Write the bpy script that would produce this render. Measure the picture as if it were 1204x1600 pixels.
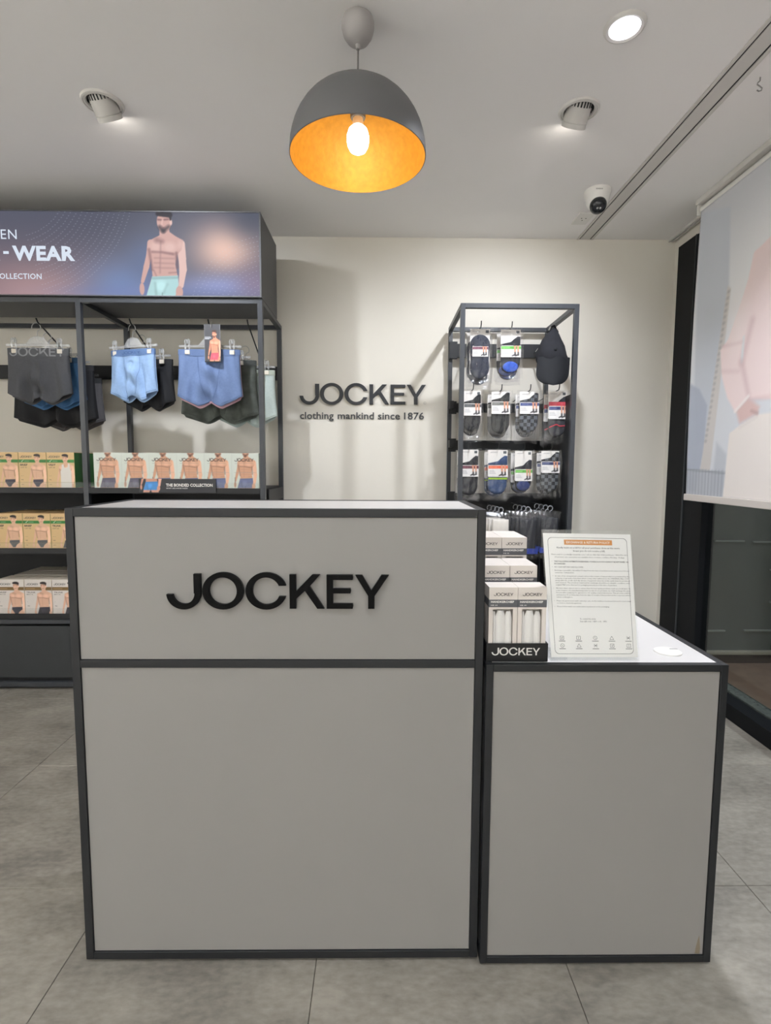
import bpy, bmesh, math, random
import numpy as np
from mathutils import Vector, Matrix

for o in list(bpy.data.objects):
    bpy.data.objects.remove(o, do_unlink=True)
scene = bpy.context.scene
COL = scene.collection
random.seed(7)
PI = math.pi

# ------------------------------------------------------------------ camera
F_PX, PITCH, YAW, ROLL, CAM_H = 824.0, math.radians(5.06), math.radians(.6), math.radians(.26), 1.22
fw = Vector((math.sin(YAW) * math.cos(PITCH), math.cos(YAW) * math.cos(PITCH), -math.sin(PITCH)))
r0 = Vector((math.cos(YAW), -math.sin(YAW), 0))
d0 = fw.cross(r0)
rt = math.cos(ROLL) * r0 - math.sin(ROLL) * d0
dn = math.sin(ROLL) * r0 + math.cos(ROLL) * d0
cam_data = bpy.data.cameras.new('camera')
cam = bpy.data.objects.new('camera', cam_data)
COL.objects.link(cam)
cam.matrix_world = Matrix(((rt.x, -dn.x, -fw.x, 0), (rt.y, -dn.y, -fw.y, 0), (rt.z, -dn.z, -fw.z, CAM_H), (0, 0, 0, 1)))
cam_data.sensor_fit = 'HORIZONTAL'
cam_data.sensor_width = 36
cam_data.lens = F_PX / 1204 * 36
cam_data.clip_start = .02
scene.camera = cam

# ------------------------------------------------------------------ world, exposure
world = bpy.data.worlds.new('world')
scene.world = world
world.use_nodes = True
world.node_tree.nodes['Background'].inputs[0].default_value = (.5, .55, .6, 1)
world.node_tree.nodes['Background'].inputs[1].default_value = .03
scene.view_settings.view_transform = 'Standard'
scene.view_settings.look = 'None'
scene.view_settings.gamma = 1
scene.view_settings.exposure = 0.0
scene.view_settings.use_curve_mapping = False
scene.cycles.transparent_max_bounces = 32
# powers of the lamps of the shop and of the added fill lamps (each lamp is built with its fitting further down)
P_SPOT, P_DOWN, P_STORE, P_BULB, P_FILL_CORR, P_FILL_WASH = 56, 17, 4.8, 1.5, 36, 265
NEUTRAL = (.935, .985, 1.075)

# ------------------------------------------------------------------ colours and materials
def lin(c):
    if isinstance(c, str):
        c = tuple(int(c[i:i + 2], 16) for i in (0, 2, 4))
    return tuple((v / 255 / 12.92) if v / 255 <= .04045 else ((v / 255 + .055) / 1.055) ** 2.4 for v in c)

def nlin(a):
    a = np.clip(a, 0, 255) / 255.0
    return np.where(a <= .04045, a / 12.92, ((a + .055) / 1.055) ** 2.4)

MATS = {}
def mat(name, col, rough=.5, metal=0.0, noise=0.0, nscale=40, bump=0.0, spec=.5, coat=0.0):
    if name in MATS:
        return MATS[name]
    m = bpy.data.materials.new(name)
    m.use_nodes = True
    nt = m.node_tree
    b = nt.nodes['Principled BSDF']
    c = lin(col)
    b.inputs['Base Color'].default_value = (*c, 1)
    b.inputs['Roughness'].default_value = rough
    b.inputs['Metallic'].default_value = metal
    b.inputs['Specular IOR Level'].default_value = spec
    b.inputs['Coat Weight'].default_value = coat
    if noise or bump:
        tc = nt.nodes.new('ShaderNodeTexCoord')
        n = nt.nodes.new('ShaderNodeTexNoise')
        n.inputs['Scale'].default_value = nscale
        n.inputs['Detail'].default_value = 4
        nt.links.new(tc.outputs['Object'], n.inputs['Vector'])
        if noise:
            r = nt.nodes.new('ShaderNodeValToRGB')
            r.color_ramp.elements[0].position, r.color_ramp.elements[1].position = .3, .7
            r.color_ramp.elements[0].color = (*[v * (1 - noise) for v in c], 1)
            r.color_ramp.elements[1].color = (*[min(1, v * (1 + noise)) for v in c], 1)
            nt.links.new(n.outputs['Fac'], r.inputs['Fac'])
            nt.links.new(r.outputs['Color'], b.inputs['Base Color'])
        if bump:
            bp = nt.nodes.new('ShaderNodeBump')
            bp.inputs['Strength'].default_value = bump
            bp.inputs['Distance'].default_value = .002
            nt.links.new(n.outputs['Fac'], bp.inputs['Height'])
            nt.links.new(bp.outputs['Normal'], b.inputs['Normal'])
    MATS[name] = m
    return m

def emit(name, col, strength):
    m = bpy.data.materials.new(name)
    m.use_nodes = True
    nt = m.node_tree
    nt.nodes.clear()
    e = nt.nodes.new('ShaderNodeEmission')
    e.inputs[0].default_value = (*lin(col), 1)
    e.inputs[1].default_value = strength
    o = nt.nodes.new('ShaderNodeOutputMaterial')
    nt.links.new(e.outputs[0], o.inputs[0])
    MATS[name] = m
    return m

def clear(name, gloss=.1, tint=(1, 1, 1), rough=.05, bump=0.0, veil=0.0, scale=60):
    """thin clear sheet: transparent with a Fresnel gloss, optionally a milky veil"""
    m = bpy.data.materials.new(name)
    m.use_nodes = True
    nt = m.node_tree
    nt.nodes.clear()
    t = nt.nodes.new('ShaderNodeBsdfTransparent')
    t.inputs[0].default_value = (*tint, 1)
    g = nt.nodes.new('ShaderNodeBsdfGlossy')
    g.inputs['Roughness'].default_value = rough
    # Schlick's curve on the facing angle, the same from both sides of the sheet
    f = nt.nodes.new('ShaderNodeLayerWeight')
    f.inputs[0].default_value = .5
    pw = nt.nodes.new('ShaderNodeMath')
    pw.operation = 'POWER'
    pw.inputs[1].default_value = 5
    nt.links.new(f.outputs['Facing'], pw.inputs[0])
    ad = nt.nodes.new('ShaderNodeMath')
    ad.operation = 'MULTIPLY_ADD'
    ad.use_clamp = True
    ad.inputs[1].default_value = .9
    ad.inputs[2].default_value = gloss + .03
    nt.links.new(pw.outputs[0], ad.inputs[0])
    mx = nt.nodes.new('ShaderNodeMixShader')
    nt.links.new(ad.outputs[0], mx.inputs[0])
    nt.links.new(t.outputs[0], mx.inputs[1])
    nt.links.new(g.outputs[0], mx.inputs[2])
    last = mx
    if veil:
        d = nt.nodes.new('ShaderNodeBsdfDiffuse')
        d.inputs[0].default_value = (.85, .86, .88, 1)
        m2 = nt.nodes.new('ShaderNodeMixShader')
        m2.inputs[0].default_value = veil
        nt.links.new(mx.outputs[0], m2.inputs[1])
        nt.links.new(d.outputs[0], m2.inputs[2])
        last = m2
    if bump:
        tc = nt.nodes.new('ShaderNodeTexCoord')
        n = nt.nodes.new('ShaderNodeTexNoise')
        n.inputs['Scale'].default_value = scale
        nt.links.new(tc.outputs['Object'], n.inputs['Vector'])
        bp = nt.nodes.new('ShaderNodeBump')
        bp.inputs['Strength'].default_value = bump
        bp.inputs['Distance'].default_value = .004
        nt.links.new(n.outputs['Fac'], bp.inputs['Height'])
        nt.links.new(bp.outputs['Normal'], g.inputs['Normal'])
    o = nt.nodes.new('ShaderNodeOutputMaterial')
    nt.links.new(last.outputs[0], o.inputs[0])
    MATS[name] = m
    return m

def print_mat(name, emission=0.0, rough=.45):
    """flat print: the colours sit on the mesh as a colour attribute"""
    m = bpy.data.materials.new(name)
    m.use_nodes = True
    nt = m.node_tree
    b = nt.nodes['Principled BSDF']
    a = nt.nodes.new('ShaderNodeAttribute')
    a.attribute_name = 'ink'
    b.inputs['Roughness'].default_value = rough
    if emission:
        b.inputs['Base Color'].default_value = (.02, .02, .02, 1)
        b.inputs['Specular IOR Level'].default_value = 0
        nt.links.new(a.outputs['Color'], b.inputs['Emission Color'])
        b.inputs['Emission Strength'].default_value = emission
    else:
        nt.links.new(a.outputs['Color'], b.inputs['Base Color'])
    MATS[name] = m
    return m

def floor_mat():
    m = bpy.data.materials.new('stone_tile')
    m.use_nodes = True
    nt = m.node_tree
    b = nt.nodes['Principled BSDF']
    g = nt.nodes.new('ShaderNodeNewGeometry')
    oi = nt.nodes.new('ShaderNodeObjectInfo')
    mp = nt.nodes.new('ShaderNodeMapping')
    mp.inputs['Scale'].default_value = (1, 1.9, 1)
    nt.links.new(g.outputs['Position'], mp.inputs['Vector'])
    n1 = nt.nodes.new('ShaderNodeTexNoise')
    n1.inputs['Scale'].default_value = 3.2
    n1.inputs['Detail'].default_value = 7
    n1.inputs['Roughness'].default_value = .62
    n2 = nt.nodes.new('ShaderNodeTexNoise')
    n2.inputs['Scale'].default_value = 38
    n2.inputs['Detail'].default_value = 5
    for n in (n1, n2):
        nt.links.new(mp.outputs[0], n.inputs['Vector'])
    mix = nt.nodes.new('ShaderNodeMath')
    mix.operation = 'MULTIPLY_ADD'
    mix.inputs[1].default_value = .5
    nt.links.new(n2.outputs['Fac'], mix.inputs[0])
    nt.links.new(n1.outputs['Fac'], mix.inputs[2])
    rnd = nt.nodes.new('ShaderNodeMath')
    rnd.operation = 'MULTIPLY_ADD'
    rnd.inputs[1].default_value = .07
    nt.links.new(oi.outputs['Random'], rnd.inputs[0])
    nt.links.new(mix.outputs[0], rnd.inputs[2])
    r = nt.nodes.new('ShaderNodeValToRGB')
    r.color_ramp.elements[0].position, r.color_ramp.elements[1].position = .55, 1.0
    r.color_ramp.elements[0].color = (*lin('6f6a62'), 1)
    r.color_ramp.elements[1].color = (*lin('9d978c'), 1)
    nt.links.new(rnd.outputs[0], r.inputs['Fac'])
    nt.links.new(r.outputs[0], b.inputs['Base Color'])
    b.inputs['Roughness'].default_value = .55
    bp = nt.nodes.new('ShaderNodeBump')
    bp.inputs['Strength'].default_value = .25
    bp.inputs['Distance'].default_value = .002
    nt.links.new(n2.outputs['Fac'], bp.inputs['Height'])
    nt.links.new(bp.outputs[0], b.inputs['Normal'])
    return m

def checker_mat(name, a, b_, scale):
    m = bpy.data.materials.new(name)
    m.use_nodes = True
    nt = m.node_tree
    b = nt.nodes['Principled BSDF']
    tc = nt.nodes.new('ShaderNodeTexCoord')
    mp = nt.nodes.new('ShaderNodeMapping')
    mp.inputs['Location'].default_value = (.3, .5, .4)
    mp.inputs['Scale'].default_value = (1, .001, 1)
    c = nt.nodes.new('ShaderNodeTexChecker')
    c.inputs['Scale'].default_value = scale
    c.inputs['Color1'].default_value = (*lin(a), 1)
    c.inputs['Color2'].default_value = (*lin(b_), 1)
    nt.links.new(tc.outputs['Object'], mp.inputs['Vector'])
    nt.links.new(mp.outputs[0], c.inputs['Vector'])
    nt.links.new(c.outputs[0], b.inputs['Base Color'])
    b.inputs['Roughness'].default_value = .9
    MATS[name] = m
    return m

M_WALL = mat('wall_paint', 'e2ddd2', .85, noise=.012, nscale=3)
M_CEIL = mat('ceiling_paint', 'f3f1ef', .9, noise=.01, nscale=2)
M_TILE = floor_mat()
M_GROUT = mat('grout', '6f685d', .9)
M_FRAME = mat('charcoal_powder_coat', '191b1e', .5, noise=.05, nscale=30)
M_FRAME2 = mat('charcoal_steel', '3a3d42', .4, noise=.05, nscale=25)
M_PANEL = mat('pale_grey_laminate', '8c8986', .42, noise=.008, nscale=4)
M_TOP = mat('white_laminate_top', 'd2cfcd', .35, noise=.008, nscale=4)
M_BLACK = mat('black_acrylic', '050506', .45, spec=.12)
M_BLACKM = mat('black_matt', '15171a', .55, noise=.1, nscale=20)
M_PLINTH = mat('plinth_board', '303335', .5, noise=.06, nscale=9)
M_WIN = mat('window_black', '0b0e12', .6, spec=.25)
M_GRAN = mat('polished_granite', '4d524e', .2, noise=.25, nscale=60)
M_WHITE = mat('white_plastic', 'e4e2dd', .4)
M_WHITE2 = mat('white_card', 'e9e5df', .6)
M_CHROME = mat('chrome', 'd8d8d8', .15, metal=1)
M_WIRE = mat('grey_wire', 'b5b5b2', .3, metal=.8)
M_DARKHOLE = mat('recess_black', '1c1d1e', .7)
M_CLEAR = clear('clear_plastic', .10, (.93, .94, .95), .08, bump=.2, veil=.16)
M_BAG = clear('clear_bag', .025, (.97, .97, .975), .10, bump=1.0, veil=.012, scale=38)
M_ACRYL = clear('clear_acrylic', .0, (.985, .99, .99), .03, veil=.0)
M_GLASS = clear('window_glass', .02, (.9, .93, .92), .01)
M_PRINT = print_mat('print')

# ------------------------------------------------------------------ mesh helpers
ORG = {}
def org(o):
    return ORG.get(o.name, Vector((0, 0, 0))) if o else Vector((0, 0, 0))

def thing(name, label, cat, loc=(0, 0, 0), group=None, rz=0.0):
    o = bpy.data.objects.new(name, None)
    COL.objects.link(o)
    o.empty_display_size = .05
    o.location = loc
    o.rotation_euler.z = rz
    o['label'] = label
    o['category'] = cat
    if group:
        o['group'] = group
    ORG[o.name] = Vector(loc)
    return o

def tag(o, label, cat=None, group=None, kind=None):
    o['label'] = label
    if cat: o['category'] = cat
    if group: o['group'] = group
    if kind: o['kind'] = kind
    return o

def link(name, me, parent=None, mats=(), smooth=False):
    o = bpy.data.objects.new(name, me)
    COL.objects.link(o)
    for m in mats:
        me.materials.append(m)
    if smooth:
        me.polygons.foreach_set('use_smooth', [True] * len(me.polygons))
    if parent:
        o.parent = parent
        ORG[o.name] = org(parent)
    return o

def dup(o, parent=None, loc=None, rz=None):
    """copy of a thing or part with its parts"""
    c = o.copy()
    COL.objects.link(c)
    c.parent = parent
    ORG[c.name] = org(parent) if parent else org(o)
    for ch in list(o.children):
        dup(ch, c)
    if loc is not None:
        c.location = loc
        ORG[c.name] = Vector(loc)
    if rz is not None:
        c.rotation_euler.z = rz
    return c

class MB:
    def __init__(s):
        s.v, s.f, s.m = [], [], []
    def add(s, vs, fs, mi=0):
        n = len(s.v)
        s.v += [tuple(v) for v in vs]
        for f in fs:
            s.f.append(tuple(i + n for i in f))
            s.m.append(mi)
        return s
    def box(s, x0, x1, y0, y1, z0, z1, mi=0):
        return s.add([(x0, y0, z0), (x1, y0, z0), (x1, y1, z0), (x0, y1, z0), (x0, y0, z1), (x1, y0, z1), (x1, y1, z1), (x0, y1, z1)],
                     [(0, 3, 2, 1), (4, 5, 6, 7), (0, 1, 5, 4), (1, 2, 6, 5), (2, 3, 7, 6), (3, 0, 4, 7)], mi)
    def bar(s, a, b, w, h, mi=0):
        """rectangular bar from a to b, w across, h up"""
        a, b = Vector(a), Vector(b)
        d = (b - a).normalized()
        up = Vector((0, 0, 1)) if abs(d.z) < .95 else Vector((0, 1, 0))
        sx = d.cross(up).normalized() * w / 2
        sz = sx.cross(d).normalized() * h / 2
        vs = [p + i * sx + j * sz for p in (a, b) for i, j in ((-1, -1), (1, -1), (1, 1), (-1, 1))]
        return s.add(vs, [(0, 1, 2, 3), (7, 6, 5, 4), (0, 4, 5, 1), (1, 5, 6, 2), (2, 6, 7, 3), (3, 7, 4, 0)], mi)
    def tube(s, pts, r, n=8, mi=0, cap=True):
        pts = [Vector(p) for p in pts]
        rs = r if isinstance(r, (list, tuple)) else [r] * len(pts)
        rings = []
        ref = None
        for i, p in enumerate(pts):
            d = (pts[min(i + 1, len(pts) - 1)] - pts[max(i - 1, 0)]).normalized()
            if ref is None or abs(ref.dot(d)) > .95:
                ref = Vector((0, 0, 1)) if abs(d.z) < .9 else Vector((1, 0, 0))
            u = d.cross(ref).normalized()
            w = u.cross(d).normalized()
            ref = w
            rings.append([p + (u * math.cos(2 * PI * k / n) + w * math.sin(2 * PI * k / n)) * rs[i] for k in range(n)])
        vs = [v for ring in rings for v in ring]
        fs = [(i * n + k, i * n + (k + 1) % n, (i + 1) * n + (k + 1) % n, (i + 1) * n + k) for i in range(len(pts) - 1) for k in range(n)]
        if cap:
            fs += [tuple(range(n))[::-1], tuple((len(pts) - 1) * n + k for k in range(n))]
        return s.add(vs, fs, mi)
    def lathe(s, prof, c=(0, 0, 0), n=32, mi=0, axis=None):
        """prof: (radius, height) pairs revolved about z (or about `axis` from c)"""
        q = Vector((0, 0, 1)).rotation_difference(Vector(axis).normalized()) if axis is not None else None
        c = Vector(c)
        vs = []
        for r, h in prof:
            for k in range(n):
                p = Vector((r * math.cos(2 * PI * k / n), r * math.sin(2 * PI * k / n), h))
                if q: p = q @ p
                vs.append(c + p)
        fs = [(i * n + k, i * n + (k + 1) % n, (i + 1) * n + (k + 1) % n, (i + 1) * n + k) for i in range(len(prof) - 1) for k in range(n)]
        return s.add(vs, fs, mi)
    def puffy(s, outline, y, depth, mi=0, back=.002):
        """outline (x,z) polygon, domed towards -y"""
        n = len(outline)
        cx = sum(p[0] for p in outline) / n
        cz = sum(p[1] for p in outline) / n
        vs = []
        for sc, dp in ((1, -back), (1, .25), (.93, .62), (.8, .88), (.5, 1)):
            vs += [(cx + (px - cx) * sc, y - depth * dp if dp >= 0 else y + back, cz + (pz - cz) * sc) for px, pz in outline]
        vs.append((cx, y - depth * 1.02, cz))
        fs = [(i * n + k, i * n + (k + 1) % n, (i + 1) * n + (k + 1) % n, (i + 1) * n + k) for i in range(4) for k in range(n)]
        fs += [(4 * n + k, 4 * n + (k + 1) % n, 5 * n) for k in range(n)]
        return s.add(vs, fs, mi)
    def build(s, name, mats, parent=None, smooth=False, bevel=0.0, local=False, seg=2):
        me = bpy.data.meshes.new(name)
        off = Vector((0, 0, 0)) if local else org(parent)
        me.from_pydata([(v[0] - off.x, v[1] - off.y, v[2] - off.z) for v in s.v], [], s.f)
        ml = mats if isinstance(mats, (list, tuple)) else [mats]
        for m in ml: me.materials.append(m)
        if len(ml) > 1:
            me.polygons.foreach_set('material_index', s.m)
        bm = bmesh.new()
        bm.from_mesh(me)
        bmesh.ops.recalc_face_normals(bm, faces=bm.faces)
        bm.to_mesh(me)
        bm.free()
        me.update()
        o = link(name, me, parent, (), smooth)
        if smooth:
            try: me.set_sharp_from_angle(angle=math.radians(40))
            except Exception: pass
        if bevel:
            md = o.modifiers.new('bevel', 'BEVEL')
            md.width = bevel
            md.segments = seg
            md.limit_method = 'ANGLE'
        return o

def part(name, m, parent, fn, smooth=False, bevel=0.0, local=False):
    b = MB()
    fn(b)
    return b.build(name, m, parent, smooth, bevel, local)

def boxpart(name, m, parent, dims, bevel=0.0, local=False):
    return MB().box(*dims).build(name, m, parent, False, bevel, local)

# 2D outlines -> filled, extruded geometry
def curve_geo(contours, extrude=0.0, bevel=0.0):
    cu = bpy.data.curves.new('tmp', 'CURVE')
    cu.dimensions = '2D'
    cu.fill_mode = 'BOTH'
    cu.extrude = extrude
    cu.bevel_depth = bevel
    cu.offset = -bevel
    cu.bevel_resolution = 1
    for c in contours:
        sp = cu.splines.new('POLY')
        sp.points.add(len(c) - 1)
        for p, q in zip(sp.points, c): p.co = (q[0], q[1], 0, 1)
        sp.use_cyclic_u = True
    return _geo(cu)

def _geo(cu):
    ob = bpy.data.objects.new('tmp', cu)
    COL.objects.link(ob)
    me = bpy.data.meshes.new_from_object(ob)
    vs = [tuple(v.co) for v in me.vertices]
    fs = [tuple(p.vertices) for p in me.polygons]
    bpy.data.objects.remove(ob, do_unlink=True)
    bpy.data.curves.remove(cu)
    bpy.data.meshes.remove(me)
    return vs, fs

TXT = {}
def text_geo(s, bold=0.0, extrude=0.0, spacing=1.0, res=3):
    """geometry of a line of text, cap height scaled to 1, starting at x = 0"""
    key = (s, bold, extrude, spacing, res)
    if key not in TXT:
        cu = bpy.data.curves.new('tmp', 'FONT')
        cu.body = s
        cu.size = 1
        cu.offset = bold
        cu.extrude = extrude
        cu.space_character = spacing
        cu.resolution_u = res
        vs, fs = _geo(cu)
        x0 = min(v[0] for v in vs)
        TXT[key] = ([((v[0] - x0) / .729, v[1] / .729, v[2]) for v in vs], fs)
    return TXT[key]

def text_w(s, h, bold=0.0, spacing=1.0):
    return max(v[0] for v in text_geo(s, bold, 0.0, spacing)[0]) * h

def put_text(b, s, x, z, h, y, width=None, align='l', bold=0.0, mi=0, spacing=1.0, res=2):
    """flat text facing -y; x,z of baseline; width squeezes it"""
    vs, fs = text_geo(s, bold, 0.0, spacing, res)
    w = max(v[0] for v in vs) * h
    sx = width / w if width else 1.0
    w *= sx
    ox = x - (w if align == 'r' else w / 2 if align == 'c' else 0)
    b.add([(ox + v[0] * h * sx, y, z + v[1] * h) for v in vs], fs, mi)

# ------------------------------------------------------------------ the wordmark letters (unit: cap height about 54)
def ell(cx, cy, rx, ry, a0, a1, n):
    return [(cx + rx * math.cos(math.radians(a0 + (a1 - a0) * i / n)), cy + ry * math.sin(math.radians(a0 + (a1 - a0) * i / n))) for i in range(n + 1)]

def letters():
    L = []
    # J
    out = [(54.5, 55), (54.5, 24)] + ell(27.5, 24, 27, 25.5, 0, -168, 22) + [(.5, 22.5), (10, 22.5)] + ell(27.5, 24, 17, 17, -172, 0, 18) + [(43.5, 24), (43.5, 55)]
    L.append([out])
    L.append([ell(89, 28, 32.3, 29.6, 0, 360, 40)[:-1], ell(89, 28, 21.6, 21.6, 360, 0, 36)[:-1]])
    L.append([ell(156.5, 28, 32.3, 29.6, 17, 343, 36) + ell(156.5, 28, 21.6, 21.6, 337, 23, 32)])
    L.append([[(193, 54.5), (193, 0), (203.3, 0), (203.3, 15.5), (217, 28.5), (236.3, 0), (247.5, 0), (224.5, 35.5), (241, 54.3), (228.5, 54.3), (203.3, 28), (203.3, 54.5)]])
    L.append([[(251, 54), (251, 0), (292, 0), (292.8, 4), (292, 8), (261.2, 8), (261.2, 24.5), (288.5, 24.5), (289.3, 28.3), (288.5, 32.2), (261.2, 32.2), (261.2, 46), (292, 46), (292.8, 50), (292, 54)]])
    L.append([[(296, 53.8), (316.2, 20.5), (316.2, 0), (326.4, 0), (326.4, 20.5), (348.7, 53.8), (337.3, 53.8), (321.3, 29), (306.8, 53.8)]])
    return L
LET = letters()
LOGO_W, LOGO_H = 348.7, 57.6
LET_FLAT = [curve_geo(c) for c in LET]

def put_logo(b, x, z, w, y, mi=0, squash=1.0):
    s = w / LOGO_W
    for vs, fs in LET_FLAT:
        b.add([(x + v[0] * s, y, z + v[1] * s * squash) for v in vs], fs, mi)

# ------------------------------------------------------------------ painter for flat prints
class Paint:
    def __init__(s, x0, x1, z0, z1, nx, nz, bg):
        s.x0, s.x1, s.z0, s.z1, s.nx, s.nz = x0, x1, z0, z1, nx, nz
        s.X, s.Z = np.meshgrid(np.linspace(x0, x1, nx), np.linspace(z0, z1, nz))
        s.px = abs(x1 - x0) / nx
        s.c = np.empty((nz, nx, 3))
        s.c[:] = bg
    def blend(s, a, col):
        a = np.clip(a, 0, 1)[..., None]
        s.c = s.c * (1 - a) + np.array(col, float) * a
    def sdf(s, d, col, soft=0.0, alpha=1.0):
        w = max(soft, s.px * .55)
        s.blend(np.clip(.5 - d / (2 * w), 0, 1) * alpha, col)
    def ellipse(s, cx, cz, rx, rz, col, soft=0.0, alpha=1.0):
        k = np.sqrt(((s.X - cx) / rx) ** 2 + ((s.Z - cz) / rz) ** 2)
        s.sdf((k - 1) * min(rx, rz), col, soft, alpha)
    def capsule(s, a, b, ra, rb, col, soft=0.0, alpha=1.0):
        ax, az = a
        dx, dz = b[0] - ax, b[1] - az
        t = np.clip(((s.X - ax) * dx + (s.Z - az) * dz) / (dx * dx + dz * dz + 1e-12), 0, 1)
        s.sdf(np.hypot(s.X - ax - t * dx, s.Z - az - t * dz) - (ra + (rb - ra) * t), col, soft, alpha)
    def poly(s, pts, col, soft=0.0, alpha=1.0):
        inside = np.zeros(s.X.shape, bool)
        dist = np.full(s.X.shape, 1e9)
        n = len(pts)
        for i in range(n):
            x1, z1 = pts[i]
            x2, z2 = pts[(i + 1) % n]
            if z1 != z2:
                cr = ((z1 > s.Z) != (z2 > s.Z)) & (s.X < (x2 - x1) * (s.Z - z1) / (z2 - z1) + x1)
                inside ^= cr
            dx, dz = x2 - x1, z2 - z1
            t = np.clip(((s.X - x1) * dx + (s.Z - z1) * dz) / (dx * dx + dz * dz + 1e-12), 0, 1)
            dist = np.minimum(dist, np.hypot(s.X - x1 - t * dx, s.Z - z1 - t * dz))
        s.sdf(np.where(inside, -dist, dist), col, soft, alpha)
    def rect(s, x0, x1, z0, z1, col, alpha=1.0):
        s.sdf(np.maximum(np.maximum(x0 - s.X, s.X - x1), np.maximum(z0 - s.Z, s.Z - z1)), col, 0, alpha)
    def logo(s, x, z, w, col, alpha=1.0):
        k = w / LOGO_W
        for i, c in enumerate(LET):
            s.poly([(x + p[0] * k, z + p[1] * k) for p in c[0]], col, 0, alpha) if i != 1 else None
        d = np.abs(np.hypot((s.X - x - 89 * k), (s.Z - z - 28 * k)) - 26.5 * k) - 5 * k
        s.sdf(d, col, 0, alpha)
    def mesh(s, name, fn):
        """fn(x,z) -> 3D point; a grid carrying the paint as attribute 'ink'"""
        me = bpy.data.meshes.new(name)
        xs, zs = s.X.ravel(), s.Z.ravel()
        me.from_pydata([fn(a, b) for a, b in zip(xs.tolist(), zs.tolist())], [],
                       [(j * s.nx + i, j * s.nx + i + 1, (j + 1) * s.nx + i + 1, (j + 1) * s.nx + i) for j in range(s.nz - 1) for i in range(s.nx - 1)])
        at = me.color_attributes.new('ink', 'FLOAT_COLOR', 'POINT')
        rgba = np.ones((s.nx * s.nz, 4), np.float32)
        rgba[:, :3] = nlin(s.c.reshape(-1, 3))
        at.data.foreach_set('color', rgba.ravel())
        return me

def draw_man(p, mx, k, skin, dark, wear, kind='trunk', head=True, hair=(45, 35, 35), beard=True, detail=True, top=None, light=None):
    """mx(X, Y): figure coordinates (about 1200 x 1600, y down) -> print coordinates; k: scale of a length"""
    q = lambda X, Y: mx(X, Y)
    fine = .55 if k < .0002 else 1.0
    cap = lambda a, b, ra, rb, c, so=0, al=1.0: p.capsule(q(*a), q(*b), ra * k, rb * k, c, so * k, al * (fine if al < .6 else 1))
    el = lambda x, y, rx, ry, c, so=0, al=1.0: p.ellipse(*q(x, y), rx * k, ry * k, c, so * k, al)
    po = lambda pts, c, so=0, al=1.0: p.poly([q(*a) for a in pts], c, so * k, al)
    lt = light or tuple(min(255, v + 25) for v in skin)
    po([(400, 1160), (840, 1140), (880, 1420), (870, 1600), (620, 1600), (575, 1480), (520, 1600), (290, 1600), (330, 1400)], skin)
    if kind == 'trunk':
        po([(400, 1160), (840, 1140), (855, 1300), (800, 1500), (570, 1500), (300, 1500), (385, 1220)], wear)
    elif kind == 'brief':
        po([(400, 1160), (840, 1140), (840, 1260), (700, 1370), (640, 1480), (530, 1480), (470, 1380), (390, 1260)], wear)
    for a, b, ra, rb in (((375, 590), (345, 800), 58, 46), ((345, 800), (300, 1000), 46, 48), ((300, 1000), (235, 1250), 48, 30)):
        cap(a, b, ra, rb, skin)
    el(225, 1380, 42, 105, skin)
    for a, b, ra, rb in (((880, 610), (915, 850), 82, 68), ((915, 850), (930, 1040), 64, 66), ((930, 1040), (900, 1320), 64, 42)):
        cap(a, b, ra, rb, lt)
    el(870, 1430, 62, 100, skin)
    po([(330, 560), (450, 495), (540, 450), (700, 400), (800, 470), (930, 540), (905, 700), (825, 790), (800, 950), (835, 1145), (405, 1165), (392, 1000), (375, 800), (330, 700)], skin)
    cap((605, 330), (620, 500), 80, 95, skin)
    if detail:
        so = 22
        el(460, 650, 95, 75, lt, 40, .7); el(700, 660, 110, 80, lt, 40, .8); el(885, 620, 50, 70, lt, 30, .6)
        cap((400, 740), (525, 745), 13, 10, dark, so, .7); cap((560, 745), (760, 775), 12, 16, dark, so, .75)
        cap((545, 560), (535, 1100), 6, 5, dark, so, .45)
        for yy in (845, 930, 1010): cap((440, yy), (530, yy), 6, 6, dark, 20, .38); cap((565, yy + 4), (770, yy + 8), 6, 6, dark, 22, .38)
        cap((345, 700), (400, 1050), 16, 12, dark, 26, .75); cap((815, 760), (830, 1010), 18, 14, dark, 24, .8)
        cap((480, 540), (570, 560), 40, 25, dark, 40, .55); cap((690, 1100), (820, 1090), 9, 9, dark, 16, .45)
        cap((430, 1060), (470, 1150), 8, 6, dark, 16, .45)
        if kind == 'trunk':
            wd = tuple(v * .72 for v in wear); wl = tuple(min(255, v * 1.1 + 8) for v in wear)
            el(555, 1330, 95, 90, wl, 40, .7); cap((450, 1280), (470, 1480), 10, 10, wd, 26, .6); cap((660, 1300), (600, 1440), 10, 10, wd, 30, .5)
            cap((410, 1195), (830, 1180), 22, 22, wd, 10, .45); cap((575, 1450), (575, 1510), 8, 8, wd, 8, .9)
    if kind == 'vest' and top:
        po([(440, 500), (520, 470), (560, 640), (690, 620), (730, 430), (790, 470), (800, 680), (850, 780), (860, 1600), (380, 1600), (380, 800), (440, 660)], top)
    if head:
        el(602, 225, 122, 172, skin)
        el(720, 235, 22, 48, lt)
        cap((500, 90), (700, 110), 40, 45, hair, 12); el(600, 78, 118, 52, hair, 10); cap((700, 110), (712, 190), 22, 14, hair, 10)
        if detail:
            cap((500, 190), (555, 195), 13, 11, dark, 14, .9); cap((610, 190), (670, 185), 13, 11, dark, 14, .9)
            cap((572, 200), (565, 270), 9, 14, lt, 12, .8)
            if beard:
                cap((530, 320), (590, 380), 30, 34, hair, 26, .75); cap((590, 380), (680, 310), 34, 26, hair, 26, .7)
            cap((555, 330), (625, 330), 8, 8, dark, 8, .8)

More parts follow.
